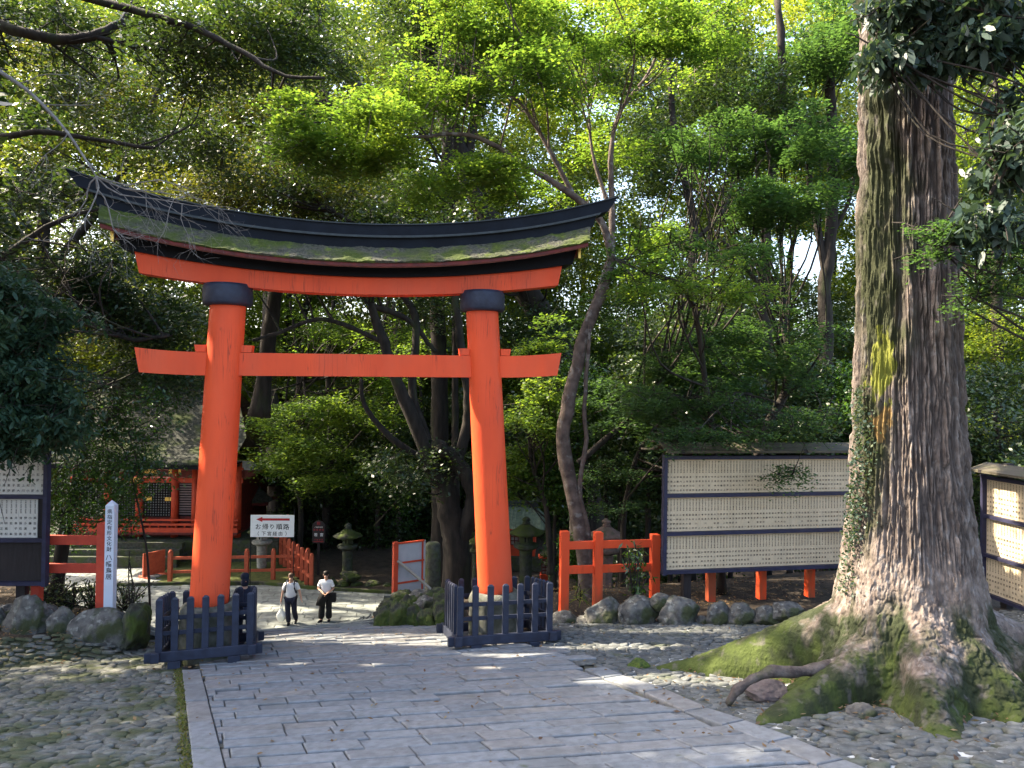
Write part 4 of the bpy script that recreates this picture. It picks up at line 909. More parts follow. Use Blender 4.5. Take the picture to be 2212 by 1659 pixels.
    # big limbs that leave the frame at the top
    for a0, l in (((-.45, -.3, 9.6), [(-.5, -.2, 8.75), (-.95, -.1, 9.6), (-1.6, .3, 11), (-2.6, .8, 13)]), ((.3, .3, 9.6), [(.3, .2, 10.5), (1.4, .9, 12.5), (2.6, 1.5, 14)]), ((0, 0, 11), [(0, 0, 11.4), (-.3, -.3, 14), (-.5, .3, 17)])):
        m = MB(); l = np.array(l); t_ = np.linspace(0, 1, 16); pp = np.stack([np.interp(t_, np.linspace(0, 1, len(l)), l[:, k]) for k in range(3)], 1); m.tube(pp, .28-.12*t_, 14); obj('limb', m, mb_, t, True)
    return t
big_tree()

# ================================================================== PEOPLE
M_SKIN = mat('skin', (.50, .29, .20), .6, (.44, .25, .17), 5, .05)
M_TEE = mat('white_cotton', (.72, .72, .73), .85, (.62, .62, .64), 4, .3, 14)
M_NAVYC = mat('navy_cloth', (.012, .016, .035), .85, (.008, .01, .022), 5, .3, 14)
M_BLKC = mat('black_cloth', (.012, .012, .013), .9, (.007, .007, .008), 5, .3, 14)
M_HAIR = mat('dark_hair', (.025, .017, .013), .6, (.012, .009, .008), 30)
M_HAIRB = mat('brown_hair', (.10, .06, .04), .6, (.05, .03, .02), 30)
def skin(name, joints, edges, m, parent, lv=2):
    """joints: {key: (x, y, z, rx[, ry])}, grown into one smooth body surface"""
    keys = list(joints); me = bpy.data.meshes.new(name); me.from_pydata([joints[k][:3] for k in keys], [(keys.index(a), keys.index(b)) for a, b in edges], [])
    o = bpy.data.objects.new(name, me); COL.objects.link(o); bm = bmesh.new(); bm.from_mesh(me); ly = bm.verts.layers.skin.verify(); bm.verts.ensure_lookup_table()
    for i, k in enumerate(keys): j = joints[k]; bm.verts[i][ly].radius = (j[3], j[4] if len(j) > 4 else j[3]); bm.verts[i][ly].use_root = (i == 0)
    bm.to_mesh(me); bm.free(); md = o.modifiers.new('s', 'SKIN'); md.use_smooth_shade = True; sb = o.modifiers.new('b', 'SUBSURF'); sb.levels = lv; sb.render_levels = lv
    bpy.context.view_layer.update(); nm = bpy.data.meshes.new_from_object(o.evaluated_get(bpy.context.evaluated_depsgraph_get())); o.modifiers.clear(); o.data = nm; bpy.data.meshes.remove(me)
    nm.name = name; nm.materials.clear(); nm.materials.append(m); nm.polygons.foreach_set('use_smooth', np.ones(len(nm.polygons), bool)); o.parent = parent; return o
def chain_e(*ks): return list(zip(ks[:-1], ks[1:]))
def hand(J, E, wrist, tip_dir, side, curl, nm):
    w_ = np.array(J[wrist][:3]); d = np.array(tip_dir)/np.linalg.norm(tip_dir); s = np.array(side)/np.linalg.norm(side); n = np.cross(d, s)
    J[nm+'p'] = (*(w_+d*.045), .030, .018); E.append((wrist, nm+'p'))
    for i, (off, L) in enumerate(((-.030, .065), (-.010, .078), (.010, .073), (.030, .056))):
        a = w_+d*.085+s*off; b = a+d*L*.5+n*curl*.5*L; c = b+d*L*.35*(1-curl)+n*curl*L*.6
        for k, (pt, r_) in enumerate(((a, .0095), (b, .0085), (c, .007))): J[nm+'f%d%d' % (i, k)] = (*pt, r_)
        E += [(nm+'p', nm+'f%d0' % i), (nm+'f%d0' % i, nm+'f%d1' % i), (nm+'f%d1' % i, nm+'f%d2' % i)]
    a = w_+d*.03-s*.042; b = a+d*.035-s*.02; J[nm+'t0'] = (*a, .011); J[nm+'t1'] = (*b, .009); E += [(nm+'p', nm+'t0'), (nm+'t0', nm+'t1')]
def person(loc, yaw, label, J, top, bottom, hair, extra_top=(), sleeves='short', face_dir=(0, -1)):
    t = thing('person', loc, label, 'person', yaw)
    E = chain_e('pel', 'waist', 'chest', 'neck', 'skull')+chain_e('pel', 'hipL', 'kneeL', 'ankL', 'toeL')+chain_e('pel', 'hipR', 'kneeR', 'ankR', 'toeR')+chain_e('chest', 'shL', 'elL', 'wrL')+chain_e('chest', 'shR', 'elR', 'wrR')
    J = dict(J)
    for s in 'LR':
        e, w_ = np.array(J['el'+s][:3]), np.array(J['wr'+s][:3]); hand(J, E, 'wr'+s, w_-e+np.array([0, 0, -.02]), (0, 1, 0), .35, 'h'+s)
    body = skin('body', J, E, M_SKIN, t)
    # clothes: the same joints, a little fuller
    g = lambda k, a: (*J[k][:3], J[k][3]+a, (J[k][4] if len(J[k]) > 4 else J[k][3])+a)
    T = {'uch': (J['chest'][0], J['chest'][1]-.005, 1.39, .125, .10), 'waist': g('waist', .03), 'pel': (J['pel'][0], J['pel'][1], J['pel'][2]-.03, J['pel'][3]+.035, J['pel'][4]+.04), 'chest': g('chest', .045), 'nk': (J['neck'][0], J['neck'][1]+.01, J['neck'][2]-.05, .072, .068)}
    te = chain_e('pel', 'waist', 'chest', 'uch', 'nk')
    for s in 'LR':
        T['sh'+s] = g('sh'+s, .02); a, b = np.array(J['sh'+s][:3]), np.array(J['el'+s][:3]); k = .85 if sleeves == 'short' else 1
        T['sl'+s] = (*(a+(b-a)*k), J['el'+s][3]+.028); te += [('uch', 'sh'+s), ('sh'+s, 'sl'+s)]
        if sleeves == 'long': T['cf'+s] = g('wr'+s, .014); te.append(('sl'+s, 'cf'+s))
    skin('shirt', T, te, top, t)
    B = {'pel': g('pel', .015)}; be = []
    for s in 'LR':
        for k in ('hip', 'knee', 'ank'): B[k+s] = g(k+s, bottom[1] if k != 'ank' else bottom[2])
        be += chain_e('pel', 'hip'+s, 'knee'+s, 'ank'+s)
    skin('trousers', B, be, bottom[0], t)
    for s in 'LR':
        a, b = np.array(J['ank'+s][:3]), np.array(J['toe'+s][:3]); m = MB(); m.tube([a+(a-b)*.45+[0, 0, -.03], a+[0, 0, -.025], (a+b)/2+[0, 0, -.01], b+(b-a)*.2], [.035, .05, .046, .03], 10); obj('shoe', m, M_BLKC, t, True)
    h = np.array(J['skull'][:3]); fd = np.array([face_dir[0], face_dir[1], 0.])
    m = MB(); sd_ = np.array([-fd[1], fd[0], 0])
    for s in (-1, 1):
        c = h+fd*.087+sd_*s*.032+[0, 0, .0]; m.lathe([(.001, -.010), (.011, 0), (.001, .010)], 8, tuple(c))
    obj('eyes', m, M_DARK, t); m = MB(); c = h+fd*.095+[0, 0, -.02]; m.add([c+[0, 0, .03], c+sd_*.016+[0, 0, -.012], c-sd_*.016+[0, 0, -.012], c+fd*.022+[0, 0, -.010]], [(0, 1, 3), (0, 3, 2), (1, 2, 3)]); obj('nose', m, M_SKIN, t)
    m = MB(); c = h+fd*.082+[0, 0, -.052]; m.box(tuple(c), (.04, .014, .008), yaw_of(fd)); obj('mouth', m, mat('lips', (.35, .12, .10)), t)
    m = MB()
    for s in (-1, 1): m.lathe([(.004, -.025), (.014, 0), (.004, .028)], 8, tuple(h+sd_*s*.083+[0, 0, -.005]))
    obj('ears', m, M_SKIN, t)
    if hair:
        bm = bmesh.new(); bmesh.ops.create_icosphere(bm, subdivisions=3, radius=1); 
        for v in bm.verts:
            c = v.co; f = c.x*fd[0]+c.y*fd[1]; k = 1+.12*(float(fbm(np.array([[c.x*3+7, c.y*3, c.z*3]]))[0])-.5)*2
            c.x *= .095*k; c.y *= .108*k; c.z *= .115*k
            if f > .02 and c.z < .055: v.co = c*.55
            v.co += Vector(tuple(h-fd*.012+[0, 0, .028]))
            if v.co.z < h[2]-.075: v.co.z = h[2]-.075
        me = bpy.data.meshes.new('hair'); bm.to_mesh(me); bm.free(); link('hair', me, hair, t, True, False)
    return t
def yaw_of(fd): return math.atan2(fd[0], -fd[1])
def base_J(hip=.90):
    return {'pel': (0, 0, .93, .16, .12), 'waist': (0, 0, 1.08, .165, .115), 'chest': (0, 0, 1.28, .15, .10), 'neck': (0, -.01, 1.50, .052), 'skull': (0, -.02, 1.635, .094, .112),
            'hipL': (-.10, 0, .88, .088), 'kneeL': (-.11, -.03, .49, .058), 'ankL': (-.11, 0, .09, .04), 'toeL': (-.12, -.13, .04, .033),
            'hipR': (.10, 0, .88, .088), 'kneeR': (.11, -.03, .49, .058), 'ankR': (.11, .02, .09, .04), 'toeR': (.12, -.11, .04, .033),
            'shL': (-.185, 0, 1.375, .056), 'elL': (-.25, .02, 1.14, .042), 'wrL': (-.27, -.03, .90, .029), 'shR': (.185, 0, 1.375, .056), 'elR': (.25, .02, 1.14, .042), 'wrR': (.27, -.03, .90, .029)}
# man, walking towards the camera, bag in the hand on the left of the picture
J = base_J(); J.update(kneeL=(-.07, -.10, .50, .058), ankL=(-.05, -.02, .10, .04), toeL=(-.05, -.15, .05, .033), kneeR=(.13, -.04, .50, .058), ankR=(.15, .18, .14, .04), toeR=(.15, .07, .05, .033),
                       elL=(-.265, .0, 1.13, .043), wrL=(-.30, -.04, .88, .03), elR=(.29, -.02, 1.15, .043), wrR=(.37, -.11, .93, .03), skull=(-.0, -.05, 1.635, .088, .105))
p = P(628, 1300, 24); man = person((p[0], 24, ZL), R(4), 'person in a white T-shirt and dark trousers walking up with a white bag', J, M_TEE, (M_NAVYC, .035, .045), M_HAIRB)
bp = thing('backpack', (p[0], 24, ZL), 'dark backpack worn by the person in the white T-shirt', 'backpack', R(4)); m = MB(); m.box((0, .20, 1.24), (.30, .16, .42), bev=.03); obj('bag_body', m, M_BLKC, bp)
for s in (-1, 1): m = MB(); m.tube([(s*.11, .12, 1.46), (s*.125, .0, 1.515), (s*.13, -.135, 1.42), (s*.15, -.145, 1.28), (s*.185, -.06, 1.12), (s*.16, .12, 1.06)], .024, 8); obj('strap', m, M_NAVYC, bp, True)
bg_ = thing('plastic_bag', (p[0]-.30, 23.95, ZL), 'white plastic bag carried by the person in the T-shirt', 'bag', R(4))
bm = bmesh.new(); bmesh.ops.create_icosphere(bm, subdivisions=4, radius=1)
for v in bm.verts:
    c = v.co; k = float(fbm(np.array([[c.x*2.5+3, c.y*2.5, c.z*2.5]]))[0])-.5; tz = (c.z+1)/2; wd = .17*(1-.72*max(0, tz-.45)/.55)
    v.co = Vector((c.x*wd*(1+k*.5), c.y*wd*.6*(1+k), .36+c.z*.24))
me = bpy.data.meshes.new('bag'); bm.to_mesh(me); bm.free(); link('bag_body', me, mat('white_plastic', (.80, .80, .74), .4, (.74, .74, .66), 5), bg_, True, False)
m = MB(); m.tube([(-.03, 0, .56), (-.02, -.01, .70), (.01, -.01, .79), (.03, 0, .70), (.04, 0, .56)], .012, 6); obj('handle', m, MATS['white_plastic'], bg_, True)
# woman, hands together at the waist
J = base_J(); J.update(elL=(-.26, -.03, 1.15, .040), wrL=(-.07, -.20, 1.06, .027), elR=(.26, -.03, 1.15, .040), wrR=(.09, -.21, 1.04, .027), kneeL=(-.12, -.05, .50, .06), ankL=(-.14, -.06, .10, .04), toeL=(-.20, -.17, .05, .033), skull=(-.01, -.04, 1.62, .083, .10))
p2 = P(704, 1300, 24.4); wo = person((p2[0], 24.4, ZL), R(2), 'person in a loose white top and wide black trousers with hands together at the waist', J, M_TEE, (M_BLKC, .045, .085), M_HAIR)
jk = thing('jacket', (p2[0], 24.4, ZL), 'black jacket draped over the forearms of the person in wide black trousers', 'jacket', R(2))
m = MB(); m.loft([[(x, y, z) for x, y, z in ring] for ring in ([(-.16, -.25, 1.05), (.14, -.27, 1.04), (.14, -.16, 1.04), (-.16, -.15, 1.05)], [(-.24, -.24, .85), (.10, -.26, .84), (.10, -.17, .84), (-.25, -.14, .85)], [(-.30, -.20, .62), (-.05, -.23, .60), (-.05, -.16, .60), (-.30, -.12, .62)])]); obj('cloth', m, M_BLKC, jk, True)
sb = thing('shoulder_bag', (p2[0], 24.4, ZL), 'black shoulder bag at the hip of the person in wide black trousers', 'bag', R(2)); m = MB(); m.box((.25, -.13, .88), (.24, .12, .32), bev=.03); obj('bag_body', m, M_BLKC, sb); m = MB(); m.tube([(.26, -.08, 1.04), (.27, -.03, 1.3), (.2, .0, 1.5), (.24, .1, 1.25), (.26, 0, 1.04)], .012, 6); obj('strap', m, M_BLKC, sb)
# attendant behind the left picket fence
J = base_J(); J.update(elL=(-.27, .03, 1.14, .045), wrL=(-.24, -.12, .96, .03), elR=(.27, .03, 1.14, .045), wrR=(.22, -.14, .96, .03))
p3 = P(528, 1300, 18.5); gz_ = float(ground(p3[0], 18.5)); at = person((p3[0], 18.5, gz_), R(35), 'person in a dark navy uniform and cap behind the left picket fence', J, M_NAVYC, (M_NAVYC, .02, .03), None, sleeves='long')
m = MB(); m.lathe([(.098, 1.655), (.108, 1.70), (.105, 1.76), (.07, 1.80), (.01, 1.81)], 20, (0, -.0, 0)); m.add([(-.09, -.06, 1.675), (.09, -.06, 1.675), (.07, -.19, 1.655), (-.07, -.19, 1.655), (-.09, -.06, 1.66), (.09, -.06, 1.66), (.07, -.19, 1.64), (-.07, -.19, 1.64)], [(0, 1, 2, 3), (4, 5, 6, 7), (2, 3, 7, 6), (0, 3, 7, 4), (1, 2, 6, 5)]); obj('cap', m, M_NAVYC, at, True)
m = MB(); m.lathe([(.07, 1.47), (.098, 1.52), (.100, 1.60), (.09, 1.63)], 16, (0, -.012, 0)); obj('neck_cover', m, M_NAVYC, at, True)

# ================================================================== FOLIAGE
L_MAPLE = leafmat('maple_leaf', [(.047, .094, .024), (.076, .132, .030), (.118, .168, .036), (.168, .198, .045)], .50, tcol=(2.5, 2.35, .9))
L_MAPLED = leafmat('shaded_maple_leaf', [(.031, .064, .028), (.045, .084, .032), (.066, .108, .036)], .45, tcol=(2.3, 2.4, 1.0))  # maple leaf again in darker tones, shade put into the colour
L_EVER = leafmat('evergreen_leaf', [(.016, .034, .013), (.026, .05, .017), (.045, .07, .02), (.07, .085, .02)], .30, .38, spec=.5)
L_BLUE = leafmat('glossy_blue_green_leaf', [(.020, .040, .030), (.030, .054, .038), (.045, .070, .046), (.060, .080, .035)], .25, .48, spec=.35)
L_GLOSS = leafmat('glossy_leaf', [(.025, .06, .016), (.04, .09, .02), (.07, .12, .02)], .35, .25, spec=.7)
L_YEL = leafmat('yellow_green_leaf', [(.045, .085, .018), (.08, .125, .022), (.12, .155, .028), (.16, .16, .035)], .50)
L_BROWN = leafmat('dry_leaf', [(.10, .055, .035), (.16, .10, .05), (.07, .04, .025), (.22, .17, .10)], .25)
def leafv(C, size, rs, up=.6, aspect=.5, droop=0.):
    n = len(C); nn = rs.normal(size=(n, 3)); nn[:, 2] = np.abs(nn[:, 2])+up*1.6; nn /= np.linalg.norm(nn, axis=1, keepdims=True)
    u = rs.normal(size=(n, 3)); u -= (u*nn).sum(1, keepdims=True)*nn; u /= np.linalg.norm(u, axis=1, keepdims=True); u[:, 2] -= droop; w_ = np.cross(nn, u)
    s = (size*rs.uniform(.65, 1.3, n))[:, None]; a = aspect*s*.5
    return np.stack([C, C+u*s*.45+w_*a, C+u*s, C+u*s*.45-w_*a], 1)
def leafv6(C, size, rs, up=.6, aspect=.5, droop=0.):
    """longer leaves with a rounded outline, for crowns near the camera"""
    q = leafv(C, size, rs, up, aspect, droop); b, l, t, r = q[:, 0], q[:, 1], q[:, 2], q[:, 3]; ax = t-b; m = b+ax*.5; wl = l-(b+ax*.45); wr = r-(b+ax*.45)
    return np.stack([b, b+ax*.25+wl*.85, b+ax*.68+wl*.85, t, b+ax*.68+wr*.85, b+ax*.25+wr*.85], 1)
def clump(c, r, n, rs, style):
    if style == 'maple':
        t = rs.uniform(0, 2*PI, n); q = np.sqrt(rs.rand(n)); ln = rs.uniform(.8, 1.3); ph = rs.uniform(0, PI)
        lb = .78+.22*np.sin(t*rs.randint(2, 4)+rs.uniform(0, 6))+.16*np.sin(t*rs.randint(4, 7)+rs.uniform(0, 6)); q = q*lb
        x = np.cos(t)*q*r*ln; y = np.sin(t)*q*r; k = rs.rand(n) < .7; tx, ty = rs.normal(0, .22, 2)
        z = -.22*r*q**2+rs.normal(0, .075*r, n)-(~k)*rs.uniform(.1, .4, n)*r+tx*x+ty*y
        return np.stack([c[0]+x*math.cos(ph)-y*math.sin(ph), c[1]+x*math.sin(ph)+y*math.cos(ph), c[2]+z], 1)
    d = rs.normal(size=(n, 3)); d /= np.linalg.norm(d, axis=1, keepdims=True); q = rs.rand(n)**.5
    return np.array(c)+d*q[:, None]*r*np.array([1, 1, .62])
def ipath(pts, n=18):
    pts = np.array(pts, float); k = len(pts); t = np.linspace(0, k-1, n); i = np.clip(t.astype(int), 0, k-2); f = (t-i)[:, None]
    p0 = pts[np.maximum(i-1, 0)]; p1 = pts[i]; p2_ = pts[i+1]; p3_ = pts[np.minimum(i+2, k-1)]
    return .5*((2*p1)+(-p0+p2_)*f+(2*p0-5*p1+4*p2_-p3_)*f**2+(-p0+3*p1-3*p2_+p3_)*f**3)
NLEAF = [0]
# gaps cut into the crowns along the sun's direction, to put flecks on chosen spots
_g = lambda x, y, r_: (np.array(G(x, y)), r_)
WAYS = [_g(x, 1388+6*math.sin(x*.05), .42) for x in range(590, 960, 36)]+[_g(x, 1374, .16) for x in range(640, 960, 60)]+[_g(x, 1468+(x-1330)*.01, .25) for x in range(1310, 1680, 40)]+[_g(x, 1505, .15) for x in range(400, 640, 30)]+[_g(x, 1530, .07) for x in range(520, 680, 30)]+[_g(x, 1500, .10) for x in range(130, 390, 30)]+[_g(x, 1382, .22) for x in range(1240, 1560, 45)]
WAYS += [_g(x, 1315, .45) for x in range(560, 850, 90)]+[_g(1300, 1345, .3), _g(1215, 1340, .25), _g(1130, 1540, .12), _g(1180, 1545, .12)]
WAYS += [(P(422, 1180, 12.5), .22), (P(440, 1000, 12.5), .16), (P(452, 760, 12.5), .14), (P(1025, 1050, 13.3), .2), (P(1020, 700, 13.3), .16), (P(2160, 1080, 15.2), .45), (P(2190, 1180, 14.8), .35), (P(2150, 1230, 15.3), .3), (P(1850, 1180, 8.9), .25), (P(1875, 780, 8.7), .3), (P(1600, 960, 15.3), .2), (P(560, 545, 13), .2)]
WAYS += [(P(x, y, d), r_) for x, y, d, r_ in ((690, 740, 33, 1.0), (800, 715, 33, 1.0), (890, 745, 33, .9), (620, 880, 31, .9), (700, 860, 31, .7), (830, 900, 32, .7), (1150, 850, 20.5, .5), (1130, 900, 20.5, .4), (1450, 560, 16, .6), (1700, 380, 17, .6), (1600, 640, 17, .5), (1500, 800, 18, .4), (300, 880, 16.6, .4), (240, 960, 16.6, .35))]
_S = np.array(SUN_DIR)
def let_light(V, rs):
    c = V.mean(1); keep = np.ones(len(c), bool)
    for p, r_ in WAYS:
        d = c-p; t_ = d@_S; q = np.linalg.norm(d-t_[:, None]*_S, axis=1); keep &= ~((t_ > .4) & (q < 1.35*r_*rs.uniform(.8, 1.2, len(c))))
    return V[keep]
def tree(name, label, seed, trunks, crowns, leaf, bark=None, size=.10, n=260, r=.9, style='broad', up=.6, aspect=.5, group=None, cat='tree', limb_r=.045, limbs=40, twigs=2, holes=(), droop=0., near=False):
    """trunks: [(points, r0, r1)] in world metres; crowns: [(centre, radii, number of clumps)] in world metres"""
    rs = np.random.RandomState(seed); bark = bark or M_BARK
    base = trunks[0][0][0] if trunks else crowns[0][0]
    t = thing(name, base, label, cat, 0, group); allp = []
    for i, (pts, r0, r1) in enumerate(trunks):
        k = 26; pp = ipath(pts, k); rr = r0+(r1-r0)*np.linspace(0, 1, k)
        if i == 0: rr[:3] *= [1.5, 1.2, 1.05]
        pp += rs.normal(0, .12*min(r0, .3), pp.shape)*np.linspace(0, 1, k)[:, None]
        m = MB(); m.tube(pp, rr*(1+rs.normal(0, .04, k)), 12); obj('trunk' if i == 0 else 'limb', m, bark, t, True, True, False); allp.append(pp)
    AP = np.concatenate(allp) if allp else None; CL = []; use = np.zeros(len(AP) if AP is not None else 1)
    for c, rad, k in crowns:
        d = rs.normal(size=(k, 3)); d /= np.linalg.norm(d, axis=1, keepdims=True); q = rs.rand(k)**.40
        CL.append(np.array(c)+d*q[:, None]*np.array(rad))
    CL = np.concatenate(CL)
    if len(holes):
        keep = np.ones(len(CL), bool)
        for i, c in enumerate(CL):
            f = F/c[1]; px = 1106+c[0]*f; py = 845-(c[2]-EYE)*f
            for hx, hy, hrx, hry in holes:
                if ((px-hx)/hrx)**2+((py-hy)/hry)**2 < 1: keep[i] = False
        CL = CL[keep]
    V = []; mb = MB(); nl = 0
    for i, c in enumerate(CL):
        rr = r*rs.uniform(.6, 1.3); k = int(n*rs.uniform(.6, 1.3)*(rr/r)**1.6)
        V.append((leafv6 if near else leafv)(clump(c, rr, k, rs, style), size, rs, up, aspect, droop))
        if AP is not None and nl < limbs:
            dd = np.linalg.norm((AP-c)*[1, 1, 1.3], axis=1)+np.maximum(0, AP[:, 2]-c[2]+.3)*1.2+rs.uniform(0, .6, len(AP))+use; ia = int(dd.argmin()); use[ia] += .8; use[max(0, ia-1):ia+2] += .3; a = AP[ia]; L = np.linalg.norm(c-a)
            if L > .5:
                mid = (a+c)/2+rs.normal(0, .08*L, 3)+[0, 0, -.05*L]; mb.tube(ipath([a, mid, c], 9), np.linspace(limb_r*min(1.6, .4+L*.25), .012, 9), 5, False); nl += 1
        for _ in range(twigs):
            e = c+rs.normal(0, rr*.6, 3); mb.tube([c, (c+e)/2+rs.normal(0, .06, 3), e], [.014, .010, .005], 3, False)
    V = let_light(np.concatenate(V), rs); NLEAF[0] += len(V); cc = V.mean(1)
    rn = np.clip(rs.rand(len(V))*.6+(fbm(cc*.55+seed, 2)-.3)*.8, 0, 1)
    quads('crown', V, leaf, t, rn, k=6 if near else 4)
    if mb.n: obj('branches', mb, bark, t, True, True, False)
    return t
def C(x, y, d, rx, ry, rd, k): q = P(x, y, d); return (q, (rx*d/F, rd, ry*d/F), k)       # an ellipsoid of a crown, sizes seen in the photo given in its pixels
def T(pts, r0, r1): return ([P(*q) for q in pts], r0, r1)
exec_forest = True

# ------------------------------------------------------------------ trees
HOLES = [(1745, 545, 95, 55), (1560, 395, 40, 20), (1330, 300, 20, 26), (1010, 232, 20, 16), (1500, 560, 26, 16), (590, 440, 24, 12), (585, 60, 18, 16), (1430, 120, 20, 24), (1700, 90, 34, 30), (1790, 430, 30, 26)]
G_B = 'trees of the wood behind the gate'
# layered maples right of and above the gate
tree('maple_tree', 'maple with crooked pale mottled trunk behind the red fence, bright sprays above the gate', 101,
     [T([(1268, 1310, 17.2), (1262, 1200, 17.2), (1235, 1060, 17.2), (1216, 950, 17.2), (1232, 850, 17.2), (1262, 720, 17.3), (1292, 650, 17.4), (1322, 570, 17.5)], .20, .13),
      T([(1276, 1290, 17.1), (1270, 1150, 17.1), (1252, 1060, 17.1), (1266, 950, 17.1), (1262, 880, 17.1), (1275, 700, 17.2)], .07, .045),
      T([(1322, 570, 17.5), (1300, 480, 17.4), (1235, 420, 17.2), (1140, 360, 17.), (1040, 300, 16.8), (960, 290, 16.6), (850, 300, 16.4)], .10, .03),
      T([(1240, 425, 17.2), (1190, 330, 17.2), (1130, 230, 17.2), (1060, 160, 17.)], .07, .025),
      T([(1322, 570, 17.5), (1322, 450, 17.6), (1320, 330, 17.7), (1340, 240, 17.8), (1400, 160, 18), (1430, 80, 18)], .09, .025),
      T([(1320, 460, 17.6), (1280, 330, 17.7), (1270, 200, 17.8)], .06, .02)],
     [C(1180, 60, 16.5, 330, 70, 1.8, 62), C(1050, 190, 16.5, 300, 70, 1.8, 44), C(760, 265, 15.8, 180, 60, 1.5, 30), C(960, 380, 17, 260, 50, 1.8, 28), C(1450, 90, 17, 130, 80, 2, 18), C(700, 340, 16, 130, 40, 1.2, 14), C(1160, 420, 18, 170, 50, 1.6, 12), C(1330, 290, 18, 120, 90, 1.6, 12)],
     L_MAPLE, M_BARKP, .105, 360, .66, 'maple', 1.6, .62, 'maples round the gate', 'tree', .022, 50, 1, HOLES)
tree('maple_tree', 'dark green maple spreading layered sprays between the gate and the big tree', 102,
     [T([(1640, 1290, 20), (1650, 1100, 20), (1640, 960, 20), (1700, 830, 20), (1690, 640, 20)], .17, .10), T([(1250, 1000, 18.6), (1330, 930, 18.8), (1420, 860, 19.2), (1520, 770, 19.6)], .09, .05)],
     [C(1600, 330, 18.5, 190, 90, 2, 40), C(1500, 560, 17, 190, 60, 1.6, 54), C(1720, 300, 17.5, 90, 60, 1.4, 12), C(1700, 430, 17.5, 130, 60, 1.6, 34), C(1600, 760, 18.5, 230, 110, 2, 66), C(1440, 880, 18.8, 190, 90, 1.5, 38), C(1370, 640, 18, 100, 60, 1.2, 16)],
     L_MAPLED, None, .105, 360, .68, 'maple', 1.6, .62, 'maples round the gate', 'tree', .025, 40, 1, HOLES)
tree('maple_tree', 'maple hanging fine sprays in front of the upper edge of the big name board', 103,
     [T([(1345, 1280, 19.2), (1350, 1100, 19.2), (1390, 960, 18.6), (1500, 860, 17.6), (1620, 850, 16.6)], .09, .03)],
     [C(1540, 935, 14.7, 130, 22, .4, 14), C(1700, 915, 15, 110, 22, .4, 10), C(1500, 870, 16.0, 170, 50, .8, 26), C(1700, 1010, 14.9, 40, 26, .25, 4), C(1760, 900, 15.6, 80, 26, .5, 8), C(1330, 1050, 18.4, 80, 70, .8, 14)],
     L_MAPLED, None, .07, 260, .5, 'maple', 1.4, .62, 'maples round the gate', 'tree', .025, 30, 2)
tree('maple_tree', 'maple branch with bright tips reaching in front of the right end of the gate roof', 104,
     [T([(1560, 1290, 17.6), (1545, 1000, 17.4), (1520, 800, 16.8), (1490, 640, 16), (1400, 590, 14.6), (1330, 560, 13.6)], .10, .02)],
     [C(1400, 520, 14, 80, 40, .6, 9), C(1490, 590, 14.6, 110, 45, .8, 14), C(1370, 600, 13.9, 60, 40, .5, 6), C(1600, 620, 15, 90, 40, .8, 8)],
     L_MAPLE, None, .075, 260, .5, 'maple', 1.2, .62, 'maples round the gate', 'tree', .025, 26, 2)
tree('maple_tree', 'bright green maple seen through the gate opening below the tie beam', 105,
     [T([(640, 1240, 34), (650, 1100, 34), (620, 950, 34), (660, 800, 34)], .16, .08)],
     [C(640, 880, 31, 110, 50, 2, 18), C(760, 730, 33, 190, 70, 2.5, 34), C(620, 960, 30, 80, 40, 1.5, 12), C(800, 860, 32, 100, 60, 2, 18), C(700, 990, 33, 120, 60, 2, 18)],
     L_MAPLE, None, .17, 360, 1.25, 'maple', 1.4, .62, G_B, 'tree', .05, 40, 2)
tree('maple_tree', 'maple right of the right gate pillar with a pale sunlit spray', 106,
     [T([(1190, 1240, 22), (1180, 1100, 22), (1150, 1000, 22), (1140, 900, 22)], .10, .05)],
     [C(1150, 860, 20.5, 70, 80, 1.2, 16), C(1130, 1010, 23, 80, 60, 1.2, 14), C(1190, 740, 22, 70, 60, 1.2, 10)],
     L_MAPLE, None, .125, 330, .75, 'maple', 1.2, .62, 'maples round the gate', 'tree', .03, 26, 2)
# dark old trees behind the gate
tree('broadleaf_tree', 'dark many-limbed tree in the gate opening, limbs fanning up from a low fork', 111,
     [T([(985, 1290, 25), (985, 1180, 25), (960, 1060, 25), (930, 1000, 25)], .52, .36), T([(935, 1010, 25), (890, 900, 25), (860, 830, 25), (830, 740, 25), (790, 640, 25), (740, 540, 25)], .26, .13),
      T([(950, 1030, 25), (915, 930, 25.2), (890, 840, 25.4), (900, 700, 25.5), (860, 620, 25.5), (810, 560, 26)], .20, .10), T([(960, 1050, 25), (1000, 960, 25.4), (1010, 850, 25.6), (990, 700, 25.8), (985, 600, 26)], .22, .12),
      T([(930, 1000, 25), (850, 950, 24.6), (790, 880, 24.4), (780, 820, 24.2)], .13, .06), T([(985, 1180, 25), (1025, 1080, 24.8), (990, 1000, 24.8), (940, 960, 24.6)], .34, .22), T([(830, 740, 25), (700, 690, 24.6), (600, 720, 24.3), (545, 735, 24)], .09, .05), T([(800, 660, 25), (880, 690, 25.4), (940, 760, 25.8)], .12, .08)],
     [C(760, 500, 24, 260, 60, 2, 22), C(880, 1010, 24, 110, 40, 1.5, 8), C(640, 600, 24, 130, 50, 2, 12), C(900, 640, 27, 120, 50, 2, 10)],
     L_EVER, None, .15, 380, 1.05, 'broad', .5, .5, G_B, 'tree', .05, 30, 3)
